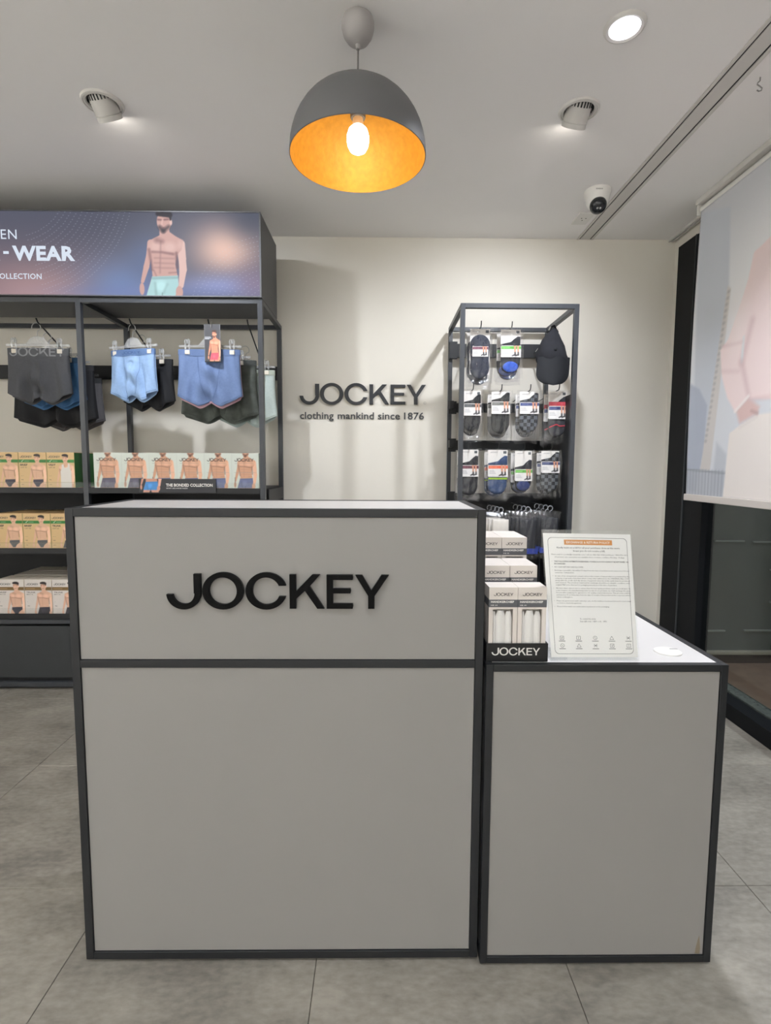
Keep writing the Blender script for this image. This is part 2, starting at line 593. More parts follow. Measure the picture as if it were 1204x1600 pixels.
# ================================================================== THE ROOM
XL, XR, YB, YF, ZC = -3.4, 1.8, 3.34, -3.2, 2.6

# floor: grout bed with separate tiles
fl = boxpart('floor', M_GROUT, None, (XL - .1, XR + .04, YF - .1, YB + .1, -.06, -.004))
tag(fl, 'grey beige stone-look tile floor of the shop', kind='structure')
PX, PY, TX0, TY0 = .615, .622, .462, 1.43
tile_me = {}
ix0 = math.floor((XL - TX0) / PX); iy0 = math.floor((YF - TY0) / PY)
for i in range(ix0, math.ceil((XR + .0 - TX0) / PX)):
    for j in range(iy0, math.ceil((YB - TY0) / PY)):
        x0, x1 = max(TX0 + i * PX, XL), min(TX0 + (i + 1) * PX, XR)
        y0, y1 = max(TY0 + j * PY, YF), min(TY0 + (j + 1) * PY, YB)
        if x1 - x0 < .02 or y1 - y0 < .02: continue
        w, d = round(x1 - x0, 4), round(y1 - y0, 4)
        if (w, d) not in tile_me:
            g, c = .0008, .001
            b = MB()
            vs = []
            for ins, z in ((g, -.004), (g, -c), (g + c, 0)):
                vs += [(ins, ins, z), (w - ins, ins, z), (w - ins, d - ins, z), (ins, d - ins, z)]
            fs = [(8, 9, 10, 11)] + [(r * 4 + k, r * 4 + (k + 1) % 4, (r + 1) * 4 + (k + 1) % 4, (r + 1) * 4 + k) for r in (0, 1) for k in range(4)]
            b.add(vs, fs)
            o = b.build('tile', M_TILE, fl, local=True)
            tile_me[(w, d)] = o.data
        else:
            o = bpy.data.objects.new('tile', tile_me[(w, d)])
            COL.objects.link(o)
            o.parent = fl
        o.location = (x0, y0, 0)

tag(boxpart('wall_back', M_WALL, None, (XL - .1, XR + .15, YB, YB + .12, 0, ZC + .1)), 'plain warm white wall behind the counter', kind='structure')
tag(boxpart('wall_left', M_WALL, None, (XL - .12, XL, YF, YB, 0, ZC + .1)), 'plain white side wall of the shop', kind='structure')
tag(boxpart('wall_front', M_WALL, None, (XL, XR + .15, YF - .12, YF, 0, ZC + .1)), 'plain white wall at the far end of the shop', kind='structure')
wr = thing('wall_right', 'white wall strip and header around the shop window', 'wall', (XR, 0, 0))
del wr['category']
wr['kind'] = 'structure'
boxpart('window_header', M_WALL, wr, (XR, XR + .1, -1.2, YB, 2.535, ZC + .1))
boxpart('corner_strip', M_WALL, wr, (XR, XR + .1, 3.285, YB, 0, 2.535), .002)
boxpart('solid_wall', M_WALL, wr, (XR, XR + .1, YF, -1.2, 0, ZC + .1))

# ceiling with round cut-outs for the recessed lamps
SPOTS = [(-1.068, 2.162, .13), (.768, 2.174, -.10)]
HOLES = [(a, b, .056) for a, b, _ in SPOTS] + [(-2.45, q, .056) for q in (1.0, -.6, -2.2)] + [(q, -2.2, .056) for q in (-1.8, -.2, 1.1)]
out = [(XL - .1, YF - .1), (XR + .15, YF - .1), (XR + .15, YB + .1), (XL - .1, YB + .1)]
vs, fs = curve_geo([out] + [ell(a, b, r, r, 0, 360, 36)[:-1] for a, b, r in HOLES], .02)
b = MB()
b.add([(v[0], v[1], v[2] + ZC + .02) for v in vs], fs)
ceil = b.build('ceiling', M_CEIL)
tag(ceil, 'flat white painted shop ceiling', kind='structure')
boxpart('ceiling_void', M_DARKHOLE, ceil, (XL - .1, XR + .15, YF - .1, YB + .1, ZC + .2, ZC + .22))

# window: black frame, glass, base
w1 = thing('window_1', 'tall dark-framed shop window beside the counter', 'window', (1.8, 3.2, 0))
del w1['category']
w1['kind'] = 'structure'
boxpart('jamb', M_WIN, w1, (1.79, 1.87, 3.105, 3.285, .078, 2.535), .003)
boxpart('jamb', M_WIN, w1, (1.795, 1.87, 2.915, 3.100, .078, 2.535), .003)
boxpart('joint_strip', mat('strip_grey', '5a5d60', .4, metal=.6), w1, (1.788, 1.80, 3.1005, 3.1045, .078, 2.535))
boxpart('head_rail', M_WIN, w1, (1.795, 1.87, -1.2, 2.915, 2.49, 2.535), .003)
boxpart('mullion', M_WIN, w1, (1.795, 1.87, .80, .87, .1, 2.49), .003)
boxpart('base_rail', M_WIN, w1, (1.69, 1.772, -1.2, 3.285, 0, .078), .003)
boxpart('sill', M_GRAN, w1, (1.772, 1.84, -1.2, 3.285, 0, .086), .002)
for a, b_ in ((.87, 2.915), (-1.2, .80)):
    boxpart('pane', M_GLASS, w1, (1.828, 1.834, a, b_, .086, 2.49))

# outside: corridor floor and dark shopfront next door
M_BRN = mat('brown_timber_floor', '6b5648', .45, noise=.18, nscale=14)
tag(boxpart('outside_floor', M_BRN, None, (1.84, 5.6, YF, 2.99, -.05, .072)), 'brown floor of the corridor outside the window', kind='structure')
sf = thing('outside_shopfront', 'dark glass shopfront of the closed unit next door', 'shopfront', (1.9, 3.0, .07))
del sf['category']
sf['kind'] = 'structure'
boxpart('skirting', mat('brown_skirting', '3a2d27', .5), sf, (1.88, 5.6, 2.985, 3.05, .072, .128))
boxpart('ledge', mat('stone_ledge', '8a8474', .5), sf, (1.88, 5.6, 2.97, 3.05, .128, .145))
M_DGL = mat('dark_glass', '454b48', .13, spec=.6)
boxpart('glass_panel', M_DGL, sf, (1.88, 2.30, 3.0, 3.02, .145, 2.7))
boxpart('glass_panel', M_DGL, sf, (2.305, 3.4, 3.0, 3.02, .145, 2.7))
boxpart('glass_panel', M_DGL, sf, (3.405, 5.6, 3.0, 3.02, .145, 2.7))
M_DASH = mat('dull_reflection', '7c827e', .35, metal=.3)
for x0, x1, z in ((1.93, 2.10, .79), (2.15, 2.55, .785), (1.90, 2.02, .26), (2.13, 2.42, .262), (2.27, 2.6, .43), (2.26, 2.6, .62)):  # pale strips standing in for lights reflected in the dark glass
    boxpart('reflection_dash', M_DASH, sf, (x0, x1, 2.988, 3.0, z, z + .008))
tag(boxpart('outside_wall', mat('corridor_wall', '3c403e', .8), None, (5.6, 5.7, YF, 3.1, -.05, 2.8)), 'dim far wall of the corridor outside', kind='structure')
tag(boxpart('outside_ceiling', mat('corridor_ceiling', '2b2d2c', .9), None, (1.92, 5.7, YF, 3.1, 2.72, 2.78)), 'dim ceiling of the corridor outside', kind='structure')

# ================================================================== CEILING FITTINGS
# twin-slot track
tr = thing('ceiling_track', 'white twin-slot curtain track running along the ceiling to the back wall', 'track', (1.24, 3.3, ZC))
for k, (x0, x1) in enumerate(((1.192, 1.204), (1.212, 1.270), (1.278, 1.292))):
    boxpart('rail', mat('track_white', 'd2cfca', .5), tr, (x0, x1, -3.1, 3.338, ZC - .004 - (.002 if k != 1 else 0), ZC), .001)
boxpart('slot', M_DARKHOLE, tr, (1.2035, 1.2125, -3.1, 3.338, ZC - .001, ZC))
boxpart('slot', M_DARKHOLE, tr, (1.2695, 1.2785, -3.1, 3.338, ZC - .001, ZC))
t2 = thing('curtain_rail', 'slim white rail on the ceiling above the window corner', 'rail', (1.77, 3.0, ZC))
boxpart('rail', MATS['track_white'], t2, (1.752, 1.765, .2, 3.338, ZC - .014, ZC), .001)
boxpart('rail', MATS['track_white'], t2, (1.773, 1.786, .2, 3.338, ZC - .014, ZC), .001)
boxpart('slot', M_DARKHOLE, t2, (1.764, 1.774, .2, 3.338, ZC - .004, ZC))

# tilting recessed spots that wash the back wall
M_RING = mat('lamp_trim', 'd6d3ce', .45)
M_CAN = mat('lamp_can', 'c6c3be', .4)
E_SPOT = emit('spot_face', 'fff8ee', 34)
E_DOWN = emit('downlight_face', 'f4f2ff', 9)
def spot(cx, cy, ax, label, ay=.72, power=P_SPOT, group='tilting ceiling spotlights'):
    t = thing('tilting_spotlight', label, 'spotlight', (cx, cy, ZC), group)
    d = Vector((ax, ay, -.80)).normalized()
    part('trim_ring', M_RING, t, lambda b: b.lathe([(.056, .03), (.056, -.004), (.060, -.008), (.066, -.006), (.068, -.009), (.074, -.007), (.077, 0)], (cx, cy, ZC), 44), True)
    part('recess', M_DARKHOLE, t, lambda b: b.lathe([(.056, .0), (.056, .1), (.001, .1)], (cx, cy, ZC), 32), True)
    hd = Vector((d.x, d.y, 0)).normalized()
    c0 = Vector((cx, cy, ZC)) + Vector((0, 0, .010))
    u_ = (-hd - d * (-hd).dot(d)).normalized()
    w_ = d.cross(u_)
    def fins(b):
        for k in range(9):
            ph = math.radians(-58 + k * 14.5)
            q = (u_ * math.cos(ph) + w_ * math.sin(ph)) * .0468
            b.bar(c0 + q - d * .028, c0 + q - d * .006, .0055, .0022)
    part('vent_slots', M_DARKHOLE, t, fins)
    part('can', M_CAN, t, lambda b: b.lathe([(.001, -.03), (.044, -.03), (.047, -.02), (.047, .044), (.0455, .045), (.0455, .047), (.047, .048), (.0475, .064), (.043, .064), (.040, .05)], c0, 40, axis=d), True)
    part('lens', E_SPOT, t, lambda b: b.lathe([(.041, .054), (.0005, .054)], c0, 32, axis=d))
    L = bpy.data.lights.new('spot_beam', 'SPOT')
    L.energy = power
    L.color = NEUTRAL
    L.spot_size = math.radians(112)
    L.spot_blend = .95
    L.shadow_soft_size = .028
    lo = bpy.data.objects.new('spot_beam', L)
    COL.objects.link(lo)
    lo.parent = t
    lo.location = (c0 - Vector((cx, cy, ZC))) + d * .068
    lo.rotation_euler = d.to_track_quat('-Z', 'Y').to_euler()
spot(*SPOTS[0], 'white tilting ceiling spotlight above the underwear shelves')
spot(*SPOTS[1], 'white tilting ceiling spotlight near the security camera')

for i, yy in enumerate((1.0, -.6, -2.2)):  # unseen wall washers, added so that bounced light lifts the ceiling
    spot(-2.45, yy, -.72, ('first', 'second', 'third')[i] + ' added fill spotlight on the left wall outside the view', 0.0, P_FILL_WASH, 'added wall washers outside the view')
for i, xx in enumerate((-1.8, -.2, 1.1)):  # further added washers behind the camera, for the same bounce
    spot(xx, -2.2, 0.0, ('left', 'middle', 'right')[i] + ' added fill spotlight on the wall behind the viewer', -.72, P_FILL_WASH, 'added wall washers outside the view')

def downlight(cx, cy, label, power, face=None, group=None, ZC=ZC, spread=math.radians(125)):
    t = thing('downlight', label, 'downlight', (cx, cy, ZC), group)
    part('trim_ring', M_RING, t, lambda b: b.lathe([(.046, -.001), (.047, -.006), (.055, -.009), (.060, -.007), (.064, 0)], (cx, cy, ZC), 40), True)
    part('diffuser', face or E_DOWN, t, lambda b: b.lathe([(.0465, -.003), (.0005, -.0035)], (cx, cy, ZC), 32))
    L = bpy.data.lights.new('downlight_beam', 'AREA')
    L.shape = 'DISK'
    L.size = .09
    L.energy = power
    L.spread = spread
    L.color = NEUTRAL
    lo = bpy.data.objects.new('downlight_beam', L)
    COL.objects.link(lo)
    lo.parent = t
    lo.location = (0, 0, -.012)
downlight(.765, 1.782, 'lit round white downlight in the ceiling right of the pendant lamp', P_DOWN)
k = 0
downlight(3.3, 1.6, 'added round fill downlight in the corridor ceiling outside the window', P_FILL_CORR, ZC=2.72)  # unseen lamp added to brighten the dark shopfront glass
for yy in (.15, -1.2, -2.5):
    for xx in (-2.5, -1.2, .0, 1.0):
        downlight(xx, yy, 'round white ceiling downlight over the shop floor behind the viewer', P_STORE, group='downlights over the shop floor')

# pendant lamp
pc = (-.0735, 1.756)
pd = thing('pendant_lamp', 'dome pendant lamp, grey outside and gold inside, with lit bulb', 'lamp', (pc[0], pc[1], ZC))
part('canopy', mat('pendant_canopy', 'a9a5a3', .5), pd, lambda b: b.lathe([(.001, 0), (.034, 0), (.046, -.009), (.0505, -.022), (.0505, -.036), (.045, -.056), (.034, -.072), (.018, -.081), (.009, -.084), (.006, -.096), (.001, -.096)], (pc[0], pc[1], ZC), 40), True)
part('cord', mat('pendant_cord', '7a7674', .6), pd, lambda b: b.tube([(pc[0], pc[1], ZC - .09), (pc[0], pc[1], 2.392)], .0028, 10))
rim = 2.185
prof = [(.0005, .209)] + [(.2135 * math.cos(a) ** .92, .209 * math.sin(a) ** .96) for a in [math.radians(d) for d in (86, 82, 76, 70, 64, 57, 50, 43, 36, 29, 22, 15, 9, 4, 0)]]
m_gold = mat('gold_leaf_inside', 'cf952f', .5, metal=.3, noise=.1, nscale=55, bump=.5)
part('shade', mat('pendant_grey', '6b6b6d', .55), pd, lambda b: b.lathe([(r, h + rim) for r, h in prof] + [(.2115, rim - .001)], (pc[0], pc[1], 0), 72), True)
part('shade_lining', m_gold, pd, lambda b: b.lathe([(max(.0005, r - .0025), h * .985 + rim - .0008) for r, h in prof], (pc[0], pc[1], 0), 72), True)
part('lamp_holder', mat('holder_grey', '5f5d59', .5), pd, lambda b: b.lathe([(.001, 2.388), (.022, 2.382), (.024, 2.34), (.024, 2.305), (.022, 2.302), (.001, 2.302)], (pc[0], pc[1], 0), 28), True)
part('bulb_neck', mat('bulb_base', 'e8e2d4', .4), pd, lambda b: b.lathe([(.001, 2.303), (.016, 2.302), (.017, 2.285), (.020, 2.276)], (pc[0], pc[1], 0), 28), True)
part('bulb', emit('bulb_glow', 'fff4e2', 14), pd, lambda b: b.lathe([(.020, 2.277), (.029, 2.268), (.034, 2.252), (.035, 2.237), (.032, 2.220), (.025, 2.207), (.014, 2.200), (.0005, 2.198)], (pc[0], pc[1], 0), 32), True)
L = bpy.data.lights.new('bulb_light', 'POINT')
L.energy = P_BULB
L.color = (1, .9, .74)
L.shadow_soft_size = .034
lo = bpy.data.objects.new('bulb_light', L)
COL.objects.link(lo)
lo.parent = pd
lo.location = (0, 0, 2.186 - ZC)

# security camera, outlet plate, hook
cc = (1.089, 2.775)
sc_ = thing('security_camera', 'white dome security camera with dark lens ball on the ceiling', 'camera', (cc[0], cc[1], ZC))
part('housing', M_WHITE, sc_, lambda b: b.lathe([(.001, ZC), (.064, ZC), (.065, ZC - .012), (.060, ZC - .03), (.052, ZC - .062), (.043, ZC - .082), (.02, ZC - .094), (.001, ZC - .096)], (cc[0], cc[1], 0), 40), True)
ld = Vector((-.16, -.78, -.6)).normalized()
lc = Vector((cc[0], cc[1], ZC - .062))
part('lens_ball', mat('lens_dark', '1d2024', .15), sc_, lambda b: b.lathe([(.040, .028), (.0405, .036), (.036, .048), (.026, .058), (.012, .063), (.0005, .064)], lc, 36, axis=ld), True)
for s in (-1, 1):
    e = lc + ld * .062 + Vector((s * .007, 0, -.006))
    part('led', mat('led_grey', 'a7a9aa', .3), sc_, lambda b: b.lathe([(.0005, .004), (.004, .003), (.005, -.001)], e, 12, axis=ld), True)
def brand(b):
    for k in range(5):
        x = cc[0] - .032 + k * .007
        b.box(x, x + .004, cc[1] - .0635, cc[1] - .0615, ZC - .022, ZC - .017)
part('badge', mat('badge_grey', '9a9894', .5), sc_, brand)
ou = thing('ceiling_outlet', 'white square power outlet plate on the ceiling beside the camera', 'outlet', (1.122, 3.06, ZC))
boxpart('plate', M_WHITE, ou, (1.081, 1.167, 2.99, 3.128, ZC - .010, ZC), .003)
for dx, dy in ((0, .012), (-.012, -.012), (.012, -.012)):
    part('socket_hole', M_DARKHOLE, ou, lambda b: b.lathe([(.0004, -.0108), (.0035, -.0108), (.0035, -.006)], (1.124 + dx, 3.06 + dy, ZC), 12))
hk = part('ceiling_hook', mat('hook_grey', '8e8b88', .4), None, lambda b: b.tube([(1.345, 1.99, ZC), (1.345, 1.99, ZC - .012), (1.338, 1.99, ZC - .018), (1.336, 1.99, ZC - .024), (1.346, 1.99, ZC - .03), (1.354, 1.99, ZC - .036), (1.352, 1.99, ZC - .044), (1.343, 1.99, ZC - .047), (1.336, 1.99, ZC - .043)], .0022, 8), True)
tag(hk, 'small s-shaped hook on the ceiling near the window', 'hook')

# ================================================================== COUNTERS
def framed_counter(t, x0, x1, y0, y1, z0, z1, rails, w=.019, panel_in=.004, left=True, top_panel=True):
    """steel frame with bars and panels; rails: extra rails (z0,z1)"""
    bars = [('post', (x0, x0 + w, y0, y0 + w, z0, z1)), ('post', (x1 - w, x1, y0, y0 + w, z0, z1)),
            ('post', (x0, x0 + w, y1 - w, y1, z0, z1)), ('post', (x1 - w, x1, y1 - w, y1, z0, z1))]
    for z in (z0, z1 - w):
        bars += [('rail', (x0 + w, x1 - w, y0, y0 + w, z, z + w)), ('rail', (x0 + w, x1 - w, y1 - w, y1, z, z + w)),
                 ('rail', (x0, x0 + w, y0 + w, y1 - w, z, z + w)), ('rail', (x1 - w, x1, y0 + w, y1 - w, z, z + w))]
    for a, b_ in rails:
        bars.append(('rail', (x0 + w, x1 - w, y0, y0 + w, a, b_)))
    for n, d in bars:
        boxpart(n, M_FRAME, t, d, .0012)
    zs = [z0 + w] + [v for r in sorted(rails) for v in r] + [z1 - w]
    for k in range(0, len(zs), 2):
        boxpart('front_panel', M_PANEL, t, (x0 + w + .0008, x1 - w - .0008, y0 + panel_in, y0 + panel_in + .012, zs[k] + .0008, zs[k + 1] - .0008), .0006)
    boxpart('side_panel', M_PANEL, t, (x0 + .004, x0 + .014, y0 + w, y1 - w, z0 + w, z1 - w))
    boxpart('side_panel', M_PANEL, t, (x1 - .014, x1 - .004, y0 + w, y1 - w, z0 + w, z1 - w))
    boxpart('back_panel', M_PANEL, t, (x0 + w, x1 - w, y1 - .014, y1 - .004, z0 + w, z1 - w))
    if top_panel:
        boxpart('top_panel', M_TOP, t, (x0 + w + .0006, x1 - w - .0006, y0 + w + .0006, y1 - w - .0006, z1 - .014, z1 - .0012))
    for fx in (x0 + .06, x1 - .06):
        for fy in (y0 + .04, y1 - .04):
            part('foot', M_BLACKM, t, lambda b: b.lathe([(.001, z0), (.016, z0), (.018, .002), (.001, 0)], (fx, fy, 0), 14))

tall = thing('cash_counter', 'tall white counter with charcoal metal frame and black logo letters', 'counter', (-.24, 1.36, 0))
framed_counter(tall, -.7165, .2435, 1.2, 1.52, .008, 1.12, [(.746, .765)])
boxpart('plinth', M_BLACKM, tall, (-.70, .23, 1.215, 1.50, .0005, .0085))
low = thing('side_counter', 'low white counter with charcoal metal frame holding the policy sign', 'counter', (.53, 1.5, 0))
framed_counter(low, .2485, .8155, 1.186, 1.86, .006, .7595, [], w=.017)
boxpart('plinth', M_BLACKM, low, (.26, .80, 1.2, 1.84, .0005, .0065))
part('rust_stain', mat('rust_stain', '807462', .7), low, lambda b: b.add([(.778, 1.1897, .026), (.790, 1.1897, .026), (.7905, 1.1897, .04), (.787, 1.1897, .075), (.783, 1.1897, .06), (.7795, 1.1897, .04)], [(0, 1, 2, 3, 4, 5)]))

# logo on the counter front: raised black letters
def logo_letters(name, label, x, z, width, y, thick, m, bevel=.0009):
    t = thing(name, label, 'sign lettering', (x + width / 2, y, z))
    s = width / LOGO_W
    for c in LET:
        vs, fs = curve_geo([[(p[0] * s, p[1] * s) for p in k] for k in c], thick / 2 - bevel, bevel)
        b = MB()
        b.add([(x + v[0], y - thick / 2 - v[2], z + v[1]) for v in vs], fs)
        b.build('letter', m, t)
    return t
logo_letters('counter_logo', 'large raised black JOCKEY letters on the tall counter front', -.4905, .8895, .5115, 1.2030, .010, M_BLACK, .0006)
wl = logo_letters('wall_logo', 'dark JOCKEY letters with slogan line on the back wall', -.503, 1.5975, .785, 3.339, .012, mat('letter_grey', '23262b', .45))
hh = .0435
for word, xa, xb in (('clothing', -.501, -.292), ('mankind', -.266, -.040), ('since', -.015, .122), ('1876', .148, .2725)):
    vs, fs = text_geo(word, .012, .06, 1.02)
    w0 = max(v[0] for v in vs)
    b = MB()
    b.add([(xa + v[0] * (xb - xa) / w0, 3.3365 - v[2] * .04, 1.5075 + v[1] * hh) for v in vs], fs)
    sl = b.build('slogan_word', mat('slogan_grey', '3b3d40', .5), wl)
    sl['label'] = 'slogan word ' + word
def reg(b):
    put_text(b, 'R', .2775, 1.6035, .009, 3.3375, align='c')
    b.lathe([(.0075, 0), (.009, 0)], (.2775, 3.3375, 1.608), 20, axis=(0, -1, 0))
part('registered_mark', mat('mark_grey', 'a5a29c', .5), wl, reg)

# ================================================================== SIDE COUNTER ITEMS
# grommet
gr = thing('cable_grommet', 'round white cable grommet set into the low counter top', 'grommet', (.72, 1.275, .7595))
part('cap', M_WHITE, gr, lambda b: b.lathe([(.0005, .0032), (.028, .0032), (.0315, .002), (.0325, -.0008)], (.72, 1.275, .7595), 40), True)
part('cable_slot', mat('slot_grey', '8a8884', .6), gr, lambda b: b.box(.730, .7495, 1.2835, 1.2865, .7625, .7631))

# handkerchief display tray
M_TRAY = mat('black_tray_card', '0f1012', .4)
td = thing('display_tray', 'black stepped cardboard display tray lettered JOCKEY on the low counter', 'display tray', (.325, 1.3, .7595))
boxpart('tray_front', M_TRAY, td, (.2515, .397, 1.2055, 1.2085, .7600, .8035))
boxpart('tray_floor', M_TRAY, td, (.2515, .397, 1.2085, 1.56, .7600, .7625))
boxpart('tray_side', M_TRAY, td, (.2515, .2530, 1.2085, 1.56, .7625, .8035))
boxpart('tray_side', M_TRAY, td, (.3955, .397, 1.2085, 1.56, .7625, .8035))
boxpart('step', M_TRAY, td, (.2535, .395, 1.285, 1.402, .7625, .7995))
boxpart('step', M_TRAY, td, (.2535, .395, 1.404, 1.55, .7625, .8535))
b = MB()
put_logo(b, .2635, .7755, .1145, 1.2050)
b.build('tray_lettering', mat('tray_white', 'dcd9d4', .6), td)

# one handkerchief box, local origin at the bottom front left
M_CARD = mat('carton_beige', 'd9d1c9', .55)
M_BAND = mat('carton_grey_band', '57585c', .55)
M_INK = mat('ink_dark', '3c3a3b', .6)
M_INKW = mat('ink_white', 'e8e5e0', .6)
M_CLOTH = mat('white_cotton', 'f0ece8', .9, bump=.2, nscale=300)
HB = thing('handkerchief_box', 'x', 'box')
bw, bh, bd = .0672, .174, .0275
part('carton', M_CARD, HB, lambda b: (b.box(0, .010, 0, bd, 0, bh), b.box(bw - .010, bw, 0, bd, 0, bh), b.box(.010, bw - .010, 0, bd, .122, bh),
                                      b.box(.010, bw - .010, 0, bd, 0, .012), b.box(.010, bw - .010, bd - .002, bd, .012, .122)), local=True)
boxpart('name_band', M_BAND, HB, (-.0002, bw + .0002, -.0004, bd, .1265, .1445), local=True)
def hb_text(b):
    put_logo(b, .0105, .1535, .046, -.0006, 0, 1.0)
part('logo_print', M_INK, HB, hb_text, local=True)
def hb_text2(b):
    put_text(b, 'HANDKERCHIEF', .0045, .1372, .0048, -.0008, .054, bold=.03)
    put_text(b, 'HK 01', .0045, .1296, .0034, -.0008, .015)
part('name_print', M_INKW, HB, hb_text2, local=True)
def folds(b):
    for x0, x1, dz in ((.0105, .0175, .0), (.0165, .0415, .002), (.0395, .0565, 0)):
        n = 8
        vs = []
        for zz in (.0125, .1, .116 + dz):
            for i in range(n + 1):
                u = i / n
                pinch = 1 if zz < .11 else .55
                xm = (x0 + x1) / 2
                vs.append((xm + (x0 + (x1 - x0) * u - xm) * pinch, .0075 - .0062 * math.sin(PI * u) ** .6, zz))
        b.add(vs, [(r * (n + 1) + i, r * (n + 1) + i + 1, (r + 1) * (n + 1) + i + 1, (r + 1) * (n + 1) + i) for r in (0, 1) for i in range(n)])
part('folded_handkerchief', M_CLOTH, HB, folds, True, local=True)
def embro(b):
    for a in range(3):
        b.tube([(.026 + .006 * math.cos(t), .0010 - .0001 * a, .024 + a * .004 + .005 * math.sin(t)) for t in np.linspace(0, 4 + a, 9).tolist()], .0006, 5)
part('embroidery', mat('embroidery_blue', '6f93a6', .8), HB, embro, local=True)
boxpart('window_film', M_ACRYL, HB, (.010, bw - .010, -.0003, .0, .012, .122), local=True)
HBLAB = {(0, 0): 'handkerchief box at the left of the front row, above the tray lettering', (0, 1): 'handkerchief box at the right of the front row, beside the policy sign',
         (1, 0): 'handkerchief box at the left of the middle row, partly behind the tall counter', (1, 1): 'handkerchief box at the right of the middle row of the display tray',
         (2, 0): 'handkerchief box at the left of the rear row, cut off by the tall counter', (2, 1): 'handkerchief box at the right of the rear, highest row of the tray'}
first = True
for r, (xx, y0, zb, n) in enumerate(((.2565, 1.2115, .7627, 2), (.2545, 1.286, .7998, 4), (.2605, 1.405, .8538, 5))):
    for c in (0, 1):
        for q in range(n):
            o = HB if first else dup(HB)
            first = False
            o.location = (xx + c * (bw + .0012) + random.uniform(-.0003, .0003) * (q > 0), y0 + q * (bd + .0009), zb + (.003 * (c == 0) if r == 0 else 0) * 0)
            ORG[o.name] = Vector(o.location)
            o['group'] = 'handkerchief boxes in the display tray'
            o['label'] = HBLAB[(r, c)] if q == 0 else ('second', 'third', 'fourth', 'fifth')[q - 1] + ' box in line behind the ' + ('left', 'right')[c] + ' handkerchief box of the ' + ('front', 'middle', 'rear')[r] + ' row'

# policy sign in a leaning acrylic holder
SBL, SBR = Vector((.404, 1.207, .7605)), Vector((.6155, 1.207, .7605))
STL, STR = Vector((.3865, 1.25, 1.069)), Vector((.6025, 1.25, 1.066))
sn = (SBR - SBL).cross(STL - SBL).normalized()
if sn.y > 0: sn = -sn
def S(u, v, d=0.0):
    return (SBL * (1 - u) + SBR * u) * (1 - v) + (STL * (1 - u) + STR * u) * v + sn * d
SW, SH = .2125, .3105
def sheet(b, u0, u1, v0, v1, d0, d1, mi=0):
    ps = [S(u, v, d) for d in (d0, d1) for u, v in ((u0, v0), (u1, v0), (u1, v1), (u0, v1))]
    b.add(ps, [(0, 1, 2, 3), (7, 6, 5, 4), (0, 4, 5, 1), (1, 5, 6, 2), (2, 6, 7, 3), (3, 7, 4, 0)], mi)
ph = thing('policy_sign', 'exchange and return policy sheet in a clear acrylic stand on the low counter', 'sign', (.51, 1.21, .7595))
part('acrylic_front', M_ACRYL, ph, lambda b: sheet(b, 0, 1, 0.004, 1, .0012, .0034))
part('acrylic_back', M_ACRYL, ph, lambda b: sheet(b, 0, 1, 0.004, 1, -.0034, -.0012))
part('acrylic_foot', M_ACRYL, ph, lambda b: b.box(.405, .615, 1.213, 1.30, .7600, .7622))
part('paper', mat('paper_white', 'f6f4f1', .7), ph, lambda b: sheet(b, .012, .985, .03, .972, -.0008, .0006))
part('banner', mat('banner_orange', 'd9924f', .6), ph, lambda b: (sheet(b, .24, .775, .885, .924, .0007, .0008)))
def sheet_text(b, s, u, v, hpx, u1=None, align='l', bold=0.0, d=.001):
    """hpx: cap height in metres; u1: right end to fit to"""
    vs, fs = text_geo(s, bold, 0.0, 1.0, 1)
    w = max(p[0] for p in vs) * hpx / SW
    sx = (u1 - u) / w if u1 else 1.0
    u0 = u - w / 2 if align == 'c' else u
    b.add([S(u0 + p[0] * hpx / SW * sx, v + p[1] * hpx / SH, d) for p in vs], fs)
b = MB()
sheet_text(b, 'EXCHANGE & RETURN POLICY', .265, .896, .0055, .75, bold=.025)
b.build('banner_lettering', mat('banner_white', 'f3e6d8', .6), ph)
bord = MB()
NB = []
rr = .045
for cx, cy, a0 in ((.94 - rr, .055 + rr * .7, -90), (.94 - rr, .94 - rr * .7, 0), (.058 + rr, .94 - rr * .7, 90), (.058 + rr, .055 + rr * .7, 180)):
    for q in range(6):
        a = math.radians(a0 + q * 18)
        NB.append((cx + rr * math.cos(a), cy + rr * .7 * math.sin(a)))
nb = len(NB)
bord.add([S(u, v, .0009) for u, v in NB] + [S(.499 + (u - .499) * .992, .4975 + (v - .4975) * .9945, .0009) for u, v in NB], [(i, (i + 1) % nb, nb + (i + 1) % nb, nb + i) for i in range(nb)])
bord.build('printed_border', M_INK, ph)
b = MB()
sheet_text(b, 'Kindly insist on a bill for all your purchases done at this store.', .155, .857, .0040, .86, bold=.01)
sheet_text(b, 'Incase you do not receive a bill,', .335, .833, .0040, .69, bold=.01)
sheet_text(b, 'Please mail to cs.india@jockeyindia.com / call on 1860 425 3333 (toll-free) / 1800-572-1010', .09, .806, .0030, .94)
sheet_text(b, '(Customer care executives are available from 10.00am - 6.00pm, Monday - Friday)', .125, .786, .0030, .90)
sheet_text(b, 'THE FOLLOWING INTIMATE INNERWEAR, TOWELS & SOCKS CANNOT BE RETURNED OR', .115, .752, .0032, .945, bold=.02)
sheet_text(b, 'EXCHANGED.', .115, .734, .0032, bold=.02)
sheet_text(b, 'NO CASH REFUNDS ARE ALLOWED.', .115, .709, .0033, .44)
